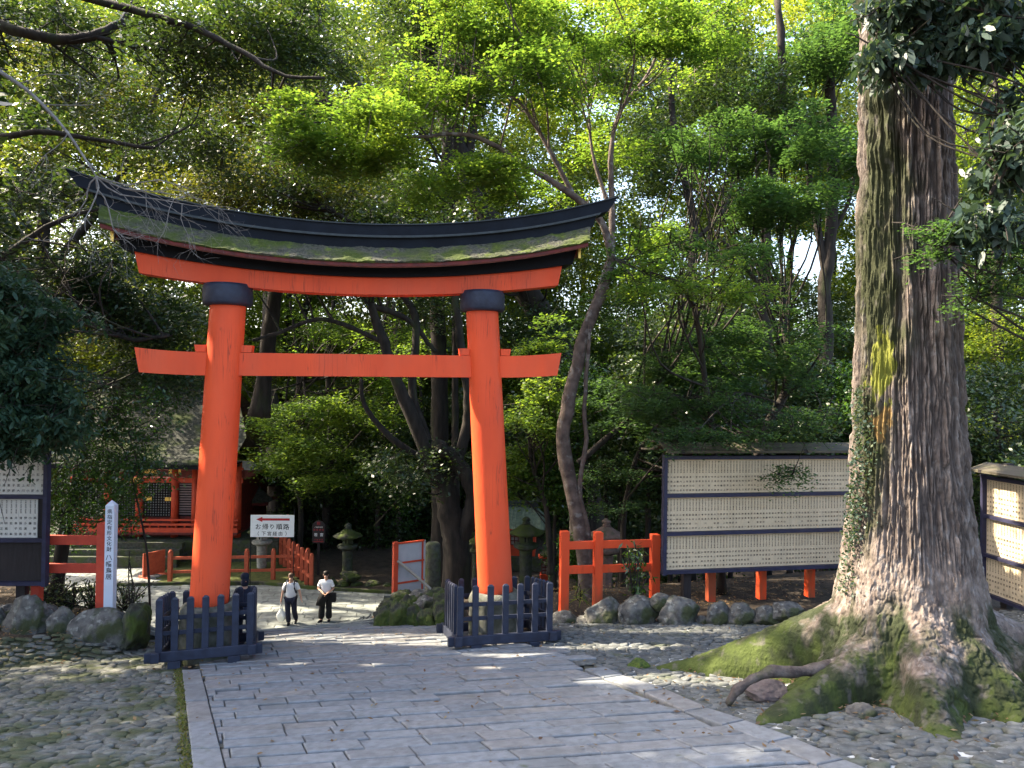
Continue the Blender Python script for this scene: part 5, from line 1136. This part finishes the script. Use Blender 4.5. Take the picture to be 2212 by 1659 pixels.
tree('broadleaf_tree', 'straight thick dark trunk rising in the middle of the gate opening', 112,
     [T([(955, 1250, 29), (950, 1000, 29), (948, 760, 29), (945, 600, 29), (960, 400, 29), (980, 200, 29)], .40, .22), T([(985, 1100, 28.6), (983, 850, 28.6), (982, 640, 28.6), (975, 480, 28.6)], .16, .10)],
     [C(950, 240, 29, 160, 90, 3, 20), C(860, 420, 29, 120, 60, 2.5, 14), C(1060, 560, 29, 100, 50, 2.5, 8)], L_EVER, None, .18, 380, 1.3, 'broad', .5, .5, G_B, 'tree', .06, 26, 2, HOLES)
tree('broadleaf_tree', 'massive dark leaning trunk passing behind the gate roof and right pillar', 113,
     [T([(1275, 1200, 30), (1245, 900, 30), (1200, 740, 30), (1120, 600, 30), (1045, 450, 30), (1000, 350, 30), (940, 180, 30), (900, 30, 30)], .62, .38), T([(1005, 360, 30), (1030, 240, 30), (1080, 120, 30)], .25, .12)],
     [C(880, 60, 29, 170, 70, 3, 20), C(1090, 560, 28, 110, 50, 1.5, 14), C(1120, 720, 28, 90, 60, 1.5, 12), C(1050, 100, 31, 120, 90, 3, 12)], L_EVER, None, .18, 380, 1.3, 'broad', .5, .5, G_B, 'tree', .06, 26, 2, HOLES)
tree('broadleaf_tree', 'thick trunk standing right behind the small grey-roofed hall', 114, [T([(600, 1220, 42), (598, 1050, 42), (592, 930, 42), (580, 800, 42), (590, 500, 42)], .62, .4)],
     [C(560, 760, 41, 90, 70, 2, 14), C(540, 860, 43, 60, 60, 2, 8), C(560, 900, 46, 90, 40, 2, 10)], L_YEL, mat('grey_brown_bark', (.14, .12, .10), .95, (.06, .05, .045), 6, .8, 20, stretch=(1, 1, .2)), .15, 300, 1.5, 'broad', .5, .55, G_B)
for i, (px, d, y0, lean, r_, lab) in enumerate([(655, 37, 1230, -20, .12, 'thin trunk left of the dark plaque sign'), (700, 36, 1235, 15, .20, 'dark trunk just behind the dark plaque sign'), (775, 38, 1225, -25, .10, 'thin leaning trunk between the left lantern and the plaque sign'), (812, 36, 1240, 18, .13, 'slim trunk right of the left lantern'),
        (862, 37, 1240, -8, .16, 'pale streaked trunk behind the framed panel'), (895, 39, 1230, 20, .12, 'slim trunk behind the framed panel, beside the pale streaked one')]):
    tree('forest_tree', lab, 200+i, [T([(px, y0, d), (px+lean*.3, 1100, d), (px+lean, 950, d), (px+lean*.6, 800, d), (px+lean*1.4, 650, d)], r_*1.2, r_*.5)],
         [C(px+lean, 1000, d, 55, 130, 1.8, 12), C(px, 1150, d+1, 50, 60, 1.5, 9)], L_EVER if i % 2 else L_GLOSS, M_BARKP if i in (4,) else None, .20, 330, 1.3, 'broad', .4, .5, G_B, 'tree', .04, 16, 2)
# right background trunks
tree('broadleaf_tree', 'forked trunk against the bright sky gap left of the big tree', 121, [T([(1790, 1290, 27), (1788, 1000, 27), (1785, 760, 27), (1783, 620, 27), (1795, 500, 27), (1800, 330, 27), (1790, 100, 27)], .30, .18), T([(1785, 600, 27), (1765, 480, 27), (1748, 370, 27), (1756, 200, 27)], .16, .09), T([(1790, 520, 27), (1835, 430, 27), (1850, 330, 27)], .09, .05)],
     [C(1790, 60, 26, 90, 90, 2.5, 16), C(1820, 340, 25, 60, 50, 1.5, 8), C(1700, 160, 27, 110, 60, 2, 14)], L_MAPLED, None, .16, 360, 1.1, 'maple', 1., .6, G_B, 'tree', .03, 14, 2, HOLES)
tree('broadleaf_tree', 'dark trunk rising left of the forked one above the big name board', 122, [T([(1650, 1290, 26), (1655, 900, 26), (1652, 620, 26), (1660, 420, 26), (1690, 200, 26), (1680, 0, 26)], .26, .12), T([(1655, 640, 26), (1600, 560, 25.6), (1560, 520, 25.4)], .12, .06)],
     [C(1640, 240, 26, 110, 80, 2.5, 14), C(1560, 640, 27, 130, 70, 2, 16), C(1480, 220, 26, 120, 90, 2, 14), C(1530, 40, 26, 130, 60, 2, 12)], L_EVER, None, .16, 380, 1.2, 'broad', .5, .5, G_B, 'tree', .03, 14, 2, HOLES)
tree('broadleaf_tree', 'slender trunk behind the gate roof end, crossing the bright gap there', 123, [T([(1490, 1290, 24), (1480, 900, 24), (1470, 700, 24), (1500, 500, 24), (1460, 300, 24), (1440, 60, 24)], .20, .09), T([(1478, 700, 24), (1410, 620, 24), (1370, 540, 24)], .09, .05), T([(1500, 520, 24), (1570, 440, 24), (1590, 300, 24)], .08, .04)],
     [C(1420, 330, 24, 90, 60, 2, 10), C(1450, 700, 24, 120, 60, 2, 16), C(1330, 160, 24, 90, 60, 2, 8), C(1560, 130, 24, 60, 80, 2, 8)], L_EVER, None, .15, 380, 1.05, 'broad', .5, .5, G_B, 'tree', .03, 14, 2, HOLES)
for i, (px, d, lab) in enumerate([(1250, 23, 'dark evergreen bush behind the reddish lantern'), (1390, 22, 'dark evergreen bush left of the big name board'), (1520, 22.5, 'dark bush behind the left half of the big name board'), (1700, 22.5, 'dark bush behind the right half of the big name board'), (1850, 22, 'dark bush directly behind the big tree trunk'), (2160, 21, 'dark bush above the sunlit name board')]):
    tree('evergreen_shrub', lab, 300+i, [T([(px, 1330, d), (px+10, 1100, d), (px-10, 900, d)], .12, .05), T([(px+55, 1330, d+.6), (px+60, 1100, d+.6), (px+50, 900, d+.6)], .09, .05), T([(px-50, 1330, d+1.2), (px-52, 1150, d+1), (px-40, 930, d+.9)], .08, .04)],
         [C(px, 960, d, 95, 150, 1.4, 34), C(px, 820, d+1, 90, 60, 1.4, 10), C(px, 1190, d+2.2, 95, 70, 1., 10)], L_EVER if i % 2 else L_GLOSS, None, .15, 360, .9, 'broad', .4, .5, 'dark bushes behind the name boards', 'shrub', .03, 24, 2)
# left side
tree('evergreen_tree', 'dark evergreen with a long bare limb filling the left side above the name board', 131,
     [T([(-230, 1500, 16), (-200, 1100, 16), (-180, 700, 16), (-160, 300, 16), (-140, -100, 16), (-140, -500, 16)], .45, .25), T([(-180, 660, 16), (-60, 650, 16.2), (60, 680, 16.4), (130, 690, 16.5), (198, 702, 16.5), (245, 722, 16.6), (298, 735, 16.7), (370, 725, 16.8)], .13, .04), T([(-180, 700, 16), (0, 560, 16), (120, 480, 16), (220, 450, 16.3)], .10, .03)],
     [C(120, 600, 16.5, 190, 90, 1.8, 34), C(300, 680, 17.5, 130, 80, 1.6, 24), C(330, 800, 18, 120, 60, 1.5, 18), C(100, 430, 17, 160, 50, 2, 12), C(60, 830, 15.5, 90, 90, 1.2, 16)], L_EVER, None, .135, 420, .9, 'broad', .5, .45, 'evergreens on the left', 'tree', .035, 60, 3)
tree('evergreen_tree', 'evergreen with long crossing limbs filling the upper left corner', 132,
     [T([(-420, 1500, 19), (-380, 900, 19), (-340, 400, 19), (-320, 0, 19), (-300, -500, 19)], .5, .3), T([(-340, 100, 19), (-100, 30, 18.5), (30, 66, 18), (130, 85, 18), (210, 75, 18), (270, 40, 18.2), (300, -20, 18.5)], .17, .08), T([(200, 78, 18), (290, 100, 18), (400, 115, 18), (520, 118, 18.2)], .07, .03),
      T([(-330, -200, 19), (0, -60, 17), (190, -5, 16.5), (300, 25, 16.2), (420, 60, 16), (520, 110, 15.8), (600, 160, 15.6), (700, 170, 15.4)], .13, .03), T([(-330, 200, 19), (-50, 290, 18), (90, 285, 17.5), (200, 300, 17.5), (330, 320, 17.5)], .10, .04)],
     [C(450, 120, 18, 230, 70, 2, 42), C(120, 110, 20, 200, 90, 2.5, 26), C(330, 260, 21, 200, 50, 2.5, 20), C(560, 350, 22, 200, 70, 2.5, 30), C(620, 60, 19, 130, 60, 2, 24), C(740, 130, 22, 90, 90, 2, 16)], L_EVER, None, .14, 330, .95, 'broad', .5, .45, 'evergreens on the left', 'tree', .03, 60, 3, HOLES)
tree('broadleaf_tree', 'tree with two dark diagonal limbs above the middle of the gate roof', 133,
     [T([(560, 900, 27), (600, 600, 27), (640, 480, 27), (660, 380, 27)], .3, .2), T([(900, 260, 26), (800, 210, 26), (740, 140, 26), (690, 60, 26), (640, -20, 26)], .16, .2), T([(800, 300, 26), (730, 250, 26), (690, 170, 26), (640, 130, 26)], .15, .07), T([(690, 440, 24), (740, 470, 24), (800, 500, 24)], .09, .08)],
     [C(560, 240, 27, 160, 80, 3, 24), C(640, 420, 25, 170, 60, 2.5, 24), C(430, 440, 25, 150, 80, 2.5, 20)], leafmat('olive_leaf', [(.03, .045, .014), (.05, .065, .016), (.08, .085, .02), (.09, .07, .025)], .35, .5), None, .16, 400, 1.2, 'broad', .5, .5, G_B, 'tree', .05, 40, 4, HOLES)
tree('camellia_tree', 'small glossy-leaved tree catching sun between the left name board and the hall', 134,
     [T([(115, 1330, 17.4), (140, 1150, 17.4), (165, 1050, 17.4), (182, 960, 17.4), (200, 880, 17.4)], .17, .08), T([(180, 970, 17.4), (240, 900, 17.2), (300, 860, 17.)], .06, .02), T([(325, 1340, 16.6), (318, 1200, 16.7), (300, 1100, 16.8), (270, 980, 17), (230, 900, 17.1)], .03, .012)],
     [C(250, 870, 16.8, 130, 40, .9, 16), C(250, 930, 16.6, 110, 40, .9, 14), C(190, 1010, 17, 110, 70, 1, 18), C(280, 1020, 16.6, 70, 60, .8, 9), C(200, 1100, 17, 80, 50, .8, 14), C(275, 1120, 17, 40, 30, .5, 5), C(130, 1130, 18, 90, 60, .9, 10)], L_GLOSS, None, .10, 190, .55, 'broad', .3, .45, 'small trees left of the hall', 'tree', .02, 30, 2)
tree('evergreen_tree', 'blue-green drooping foliage hanging in front of the white name board', 135,
     [T([(-420, 1500, 11.5), (-380, 1000, 11.5), (-340, 600, 11.5), (-330, 200, 11.5)], .3, .2), T([(-350, 700, 11.5), (-160, 700, 11.8), (0, 740, 12), (90, 830, 12.2)], .07, .02), T([(-350, 800, 11.5), (-150, 860, 11.8), (0, 900, 12.2)], .05, .02)],
     [C(20, 650, 12, 90, 80, 1., 20), C(60, 800, 12.3, 90, 60, 1., 20), C(80, 900, 12.4, 100, 50, .9, 22), C(10, 950, 12.4, 70, 22, .6, 8), C(-60, 800, 12, 120, 200, 1, 30)], leafmat('blue_green_leaf', [(.018, .045, .028), (.028, .062, .036), (.045, .085, .04)], .25, .5), None, .12, 330, .6, 'maple', .6, .34, 'evergreens on the left', 'tree', .012, 50, 3, (), .5, near=True)
tree('broadleaf_tree', 'sunlit yellow-green trees glowing behind the upper left limbs', 136,
     [T([(60, 1230, 33), (80, 800, 33), (100, 400, 33), (120, 0, 33)], .35, .2), T([(90, 600, 33), (250, 400, 33), (360, 150, 33)], .2, .1)],
     [C(120, 200, 32, 220, 200, 3, 44), C(420, 330, 33, 200, 130, 3, 30), C(560, 130, 33, 120, 120, 3, 14), C(150, 620, 32, 180, 120, 3, 16)], MATS['olive_leaf'], None, .19, 320, 1.5, 'broad', .6, .55, G_B, 'tree', .06, 30, 2, HOLES)
# bare twigs across the left end of the gate roof
def bare_branch():
    rs = np.random.RandomState(7); t = thing('bare_branch', P(-420, 60, 12), 'leafless grey branch with fine twigs in front of the left end of the gate roof', 'branch'); mb = MB()
    main = ipath([P(-420, -60, 12), P(-150, 60, 11.8), P(0, 155, 11.5), P(70, 205, 11.4), P(139, 278, 11.3), P(185, 345, 11.2), P(208, 382, 11.2)], 30); mb.tube(main, np.linspace(.045, .012, 30), 7)
    def grow(p, d, L, r_, k):
        n = 6; pts = [p]; dd = d.copy()
        for _ in range(n): dd = dd+rs.normal(0, .22, 3); dd[1] *= .6; dd[2] += .01; dd /= np.linalg.norm(dd); pts.append(pts[-1]+dd*L/n)
        mb.tube(pts, np.linspace(r_, r_*.45, n+1), 5, False)
        if k:
            for _ in range(3): q = rs.randint(2, n+1); d2 = dd+rs.normal(0, .6, 3); d2 /= np.linalg.norm(d2); grow(pts[q], d2, L*rs.uniform(.5, .75), r_*.5, k-1)
    for e, L in (((340, 470, 11.2), 1.6), ((300, 520, 11.2), 1.5), ((250, 520, 11.2), 1.2), ((385, 440, 11.2), 1.5), ((150, 430, 11.2), .8), ((230, 600, 11.2), 1.1)):
        d = P(*e)-P(208, 382, 11.2); grow(main[-1], d/np.linalg.norm(d), L, .014, 3)
    for q in (12, 16, 20, 24): d = rs.normal(size=3)+[.6, 0, -.3]; grow(main[q], d/np.linalg.norm(d), 1.0, .010, 2)
    obj('twigs', mb, M_TWIG, t, False, True, False)
bare_branch()
# right: leaves of the big tree hanging over its trunk, and a maple reaching in from the right
tree('evergreen_tree', 'large blue-green leaves hanging over the top of the big trunk and down the right edge', 141,
     [T([(2500, 1500, 7.6), (2460, 900, 7.6), (2440, 200, 7.4), (2400, -300, 7.2)], .2, .14), T([(2430, 0, 7.4), (2280, -60, 7.6), (2120, -10, 7.8), (1980, 60, 8), (1900, 160, 8.1)], .06, .015), T([(2440, 300, 7.4), (2300, 250, 7.3), (2200, 330, 7.2), (2140, 420, 7.2)], .05, .015)],
     [C(2010, 30, 7.9, 120, 50, .5, 20), C(1930, 130, 8., 70, 45, .35, 9), C(2040, 110, 7.9, 70, 45, .35, 9), C(2160, 60, 7.6, 80, 70, .5, 14), C(2200, 320, 7.2, 50, 110, .4, 16), C(2170, 480, 7.2, 50, 50, .3, 6), C(2240, 150, 7.4, 60, 120, .5, 10)], L_BLUE, None, .115, 105, .30, 'broad', .1, .36, 'foliage over the big tree', 'tree', .010, 40, 3, (), .6, near=True)
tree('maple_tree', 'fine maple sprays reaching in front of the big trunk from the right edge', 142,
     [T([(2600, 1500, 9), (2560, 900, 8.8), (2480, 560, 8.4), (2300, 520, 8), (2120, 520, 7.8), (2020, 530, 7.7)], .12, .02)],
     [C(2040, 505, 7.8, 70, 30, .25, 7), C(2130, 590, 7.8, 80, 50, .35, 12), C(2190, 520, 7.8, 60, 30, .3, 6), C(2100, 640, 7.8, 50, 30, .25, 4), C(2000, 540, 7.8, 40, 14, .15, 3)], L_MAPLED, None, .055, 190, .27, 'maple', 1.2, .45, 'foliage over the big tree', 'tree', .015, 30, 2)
tree('broadleaf_tree', 'sunlit yellow-green tree seen between the big trunk and the right edge', 143,
     [T([(2170, 1290, 30), (2160, 900, 30), (2150, 500, 30), (2160, 100, 30)], .3, .15)], [C(2150, 270, 29, 110, 160, 2.5, 34), C(2140, 700, 30, 90, 110, 2, 26), C(2150, 900, 30, 90, 90, 2, 16)], L_YEL, None, .13, 300, 1.1, 'maple', .8, .6, G_B, 'tree', .05, 20, 2)
# tall trees out of the picture on the left; they throw the shade and the dapples over the court
for i, (x, y, h) in enumerate([(-14, 9, 24), (-16, 13, 25), (-18, 6, 24), (-17, 20.5, 21), (-21, 12, 24), (-15, 3, 17), (-19.5, 24.5, 23), (-24, 18, 25), (-12.5, 12, 20), (-25, 31, 24), (-27, 25, 25)]):
    g = float(ground(x, y)); tree('evergreen_tree', 'tall evergreen beyond the left picture edge shading the court', 400+i, [([(x, y, g), (x+.3, y+.2, g+h*.4), (x, y, g+h*.75), (x+.3, y, g+h)], .42, .12)],
         [((x, y, g+h*.62), (3.0, 2.9, h*.34), (54, 54, 50, 22, 38, 50, 38, 38, 40, 38, 38)[i])], L_EVER, None, .30, 250, 1.25, 'broad', .5, .55, 'evergreens beyond the left edge', 'tree', .06, 24, 0)
# the far wood, one mass
def far_wood():
    rs = np.random.RandomState(77); V = []; mb = MB()
    for k in range(5600):
        d = rs.uniform(43, 66); x = rs.uniform(-.80, .80)*d; z = rs.uniform(-4, .60*d+4) if k < 2900 else rs.uniform(-4, 9)
        px = 1106+x/d*F; py = 845-(z-EYE)/d*F
        dens = 1.0
        if px > 1150: dens = .95
        if px < 500 and py < 500: dens = .95
        if px > 2000: dens = .9
        for hx, hy, rx, ry in HOLES:
            if ((px-hx)/(rx*1.0))**2+((py-hy)/(ry*1.0))**2 < 1: dens = 0
        if rs.rand() > dens: continue
        r_ = rs.uniform(1.2, 2.4); V.append(leafv(clump((x, d, z), r_, int(170*r_), rs, 'broad'), .32, rs, .4, .55))
    V = let_light(np.concatenate(V), rs); NLEAF[0] += len(V); c = V.mean(1)
    o = quads('distant_wood', V, L_YEL, None, np.clip(rs.rand(len(V))*.5+(fbm(c*.12, 3)-.25)*1.1, 0, 1)); tag(o, 'mass of sunlit foliage closing the view behind all the trees', 'wood', kind='stuff')
    for k in range(22):
        d = rs.uniform(46, 60); x = rs.uniform(-.8, .8)*d; mb.tube(ipath([(x, d, -4), (x+rs.normal(0, .5), d, 6), (x+rs.normal(0, 1), d, 16), (x+rs.normal(0, 2), d, 28)], 10), np.linspace(.35, .12, 10)*rs.uniform(.5, 1.2), 7, False)
    tag(obj('distant_trunks', mb, M_BARK, None, True, True, False), 'thin dark trunks of the far wood', 'wood', kind='stuff')
far_wood()
def understory():
    rs = np.random.RandomState(78); V = []
    for k in range(900):
        d = rs.uniform(37.5, 43); x = rs.uniform(-.72, .75)*d; z = rs.uniform(-4, 4.2)
        px = 1106+x/d*F
        if 430 < px < 610 or (px < 430 and d < 41.5): continue
        r_ = rs.uniform(.8, 1.5); V.append(leafv(clump((x, d, z), r_, int(170*r_), rs, 'broad'), .22, rs, .4, .5))
    V = let_light(np.concatenate(V), rs); NLEAF[0] += len(V); c = V.mean(1)
    tag(quads('understory', V, L_EVER, None, np.clip(rs.rand(len(V))*.6+(fbm(c*.3, 3)-.3)*.9, 0, 1)), 'dark undergrowth closing the view under the trees', 'undergrowth', kind='stuff')
understory()
def middle_wood():
    rs = np.random.RandomState(79); V = []
    for k in range(2000):
        d = rs.uniform(34, 42); x = rs.uniform(-.74, .76)*d; z = rs.uniform(2.5, .58*d+3); px = 1106+x/d*F; py = 845-(z-EYE)/d*F
        dens = .55 if px < 700 else (.62 if px < 1150 else .72)
        if px < 760 and py < 480: dens = .72
        if px < 640 and py > 760: dens = 0
        if 600 < px < 1000 and 640 < py < 1000: dens = .25
        if fbm(np.array([[x*.16, d*.16, z*.2]]), 2)[0] < .36: dens *= .25
        for hx, hy, rx, ry in HOLES:
            if ((px-hx)/(rx*1.0))**2+((py-hy)/(ry*1.0))**2 < 1: dens = 0
        if rs.rand() > dens: continue
        r_ = rs.uniform(.9, 1.7); V.append(leafv(clump((x, d, z), r_, int(190*r_), rs, 'broad'), .21, rs, .5, .5))
    V = let_light(np.concatenate(V), rs); NLEAF[0] += len(V); c = V.mean(1)
    tag(quads('middle_wood', V, L_EVER, None, np.clip(rs.rand(len(V))*.6+(fbm(c*.25, 3)-.25)*1.0, 0, 1)), 'dark evergreen foliage massed between the single trees and the far wood', 'wood', kind='stuff')
middle_wood()
# undergrowth and small plants
def plant(name, label, c, h, r_, n, leaf, seed, size=.09, group=None, asp=.3, up=.2):
    rs = np.random.RandomState(seed); t = thing(name, c, label, 'plant', 0, group); mb = MB(); V = []
    for _ in range(max(3, n//14)):
        e = np.array(c)+[rs.normal(0, r_*.6), rs.normal(0, r_*.6), h*rs.uniform(.5, 1)]; pp = ipath([c, (np.array(c)+e)/2+rs.normal(0, .04, 3), e], 7); mb.tube(pp, [.012]*7, 4, False)
        V.append(leafv(np.repeat(pp[2:], 4, 0)+rs.normal(0, r_*.22, (20, 3)), size, rs, up, asp, .2))
    V = np.concatenate(V); quads('leaves', V, leaf, t, rs.rand(len(V))); obj('stems', mb, M_BARK, t, False, True, False); return t
plant('shrub', 'young long-leaved shrub growing in front of the red fence by the name board', P(1372, 1300, 15.1), 1.25, .28, 190, L_GLOSS, 1, .16, None, .28)
plant('grass_tuft', 'tuft of thin grass between the tall red posts', P(1253, 1300, 15.8), .45, .12, 60, L_MAPLE, 2, .2, None, .08, 0)
for i, (x, y, l) in enumerate([(150, 1300, 'low dark bush under the left red fence'), (100, 1290, 'low dark bush between the board post and the left red fence'), (200, 1296, 'low dark bush beside the foot of the left red post'), (270, 1300, 'low bush behind the white sign post')]):
    plant('low_shrub', l, P(x, y+20, 15.2), .55, .38, 420, L_EVER, 20+i, .07, 'low bushes in the left bed', .4, .4)
plant('sapling', 'thin leafless sapling beside the white sign post', P(283, 1325, 14.2), 1.3, .16, 30, L_EVER, 31, .05)
rs = np.random.RandomState(5)
def ivy():
    cx, cy = 5.27, 9.35; g0 = float(ground(cx, cy)); V = []
    for a, h0, h1, n, wd in ((190, 1.9, 3.9, 800, .09), (184, 1.2, 2.6, 500, .10), (200, 2.2, 3.6, 200, .10)):
        th = np.radians(a)+rs.normal(0, wd, n); h = rs.uniform(h0, h1, n); r_ = .70+.34*np.exp(-h/.62)+.24*np.exp(-h/1.9)+rs.uniform(0, .07, n)
        V.append(leafv(np.stack([cx+r_*np.cos(th), cy+r_*np.sin(th), g0+h], 1), .042, rs, .1, .8))
    V = np.concatenate(V); o = quads('ivy', V, L_BLUE, None, rs.rand(len(V))); tag(o, 'small-leaved ivy climbing the left flank of the big trunk', 'ivy')
ivy()
def litter():
    pts = []
    for _ in range(11000):
        x = rs.uniform(-12, 12); y = rs.uniform(12.5, 19); s = -x*math.sin(GH)+y*math.cos(GH); q = x*math.cos(R(24))+y*math.sin(R(24))
        if s > 14.2 and (q > 5.9 or q < -1.8): pts.append((x, y))
    for _ in range(900):
        a = rs.uniform(0, 2*PI); d = rs.exponential(.6)+1.0; pts.append((5.3+d*math.cos(a)*1.3, 9.2+d*math.sin(a)*.8))
    for _ in range(420): x = rs.uniform(-6, 7); y = rs.uniform(6.5, 15); pts.append((x, y))
    p_ = np.array(pts); C_ = np.stack([p_[:, 0], p_[:, 1], ground(p_[:, 0], p_[:, 1])+.05], 1); V = leafv(C_, .07, rs, 1.5, .5)
    o = quads('fallen_leaves', V, L_BROWN, None, rs.rand(len(V))); tag(o, 'dry brown leaves scattered on the beds and round the roots', 'fallen leaves', kind='stuff')
litter()
def kerb_moss():
    n = 2600; t_ = rs.uniform(-2, 6, n); p_ = pO[0][None]+dO[None]*t_[:, None]+LPERP[None]*rs.normal(-.05, .03, n)[:, None]
    C_ = np.stack([p_[:, 0], p_[:, 1], ground(p_[:, 0], p_[:, 1])+.015], 1); V = leafv(C_, .035, rs, .3, .6)
    tag(quads('kerb_moss', V, leafmat('moss_blade', [(.05, .07, .015), (.09, .11, .02), (.12, .10, .04)], .3), None, rs.rand(len(V))), 'strip of moss and weeds along the left kerb of the stone path', 'moss', kind='stuff')
kerb_moss()
print('LEAVES', NLEAF[0])
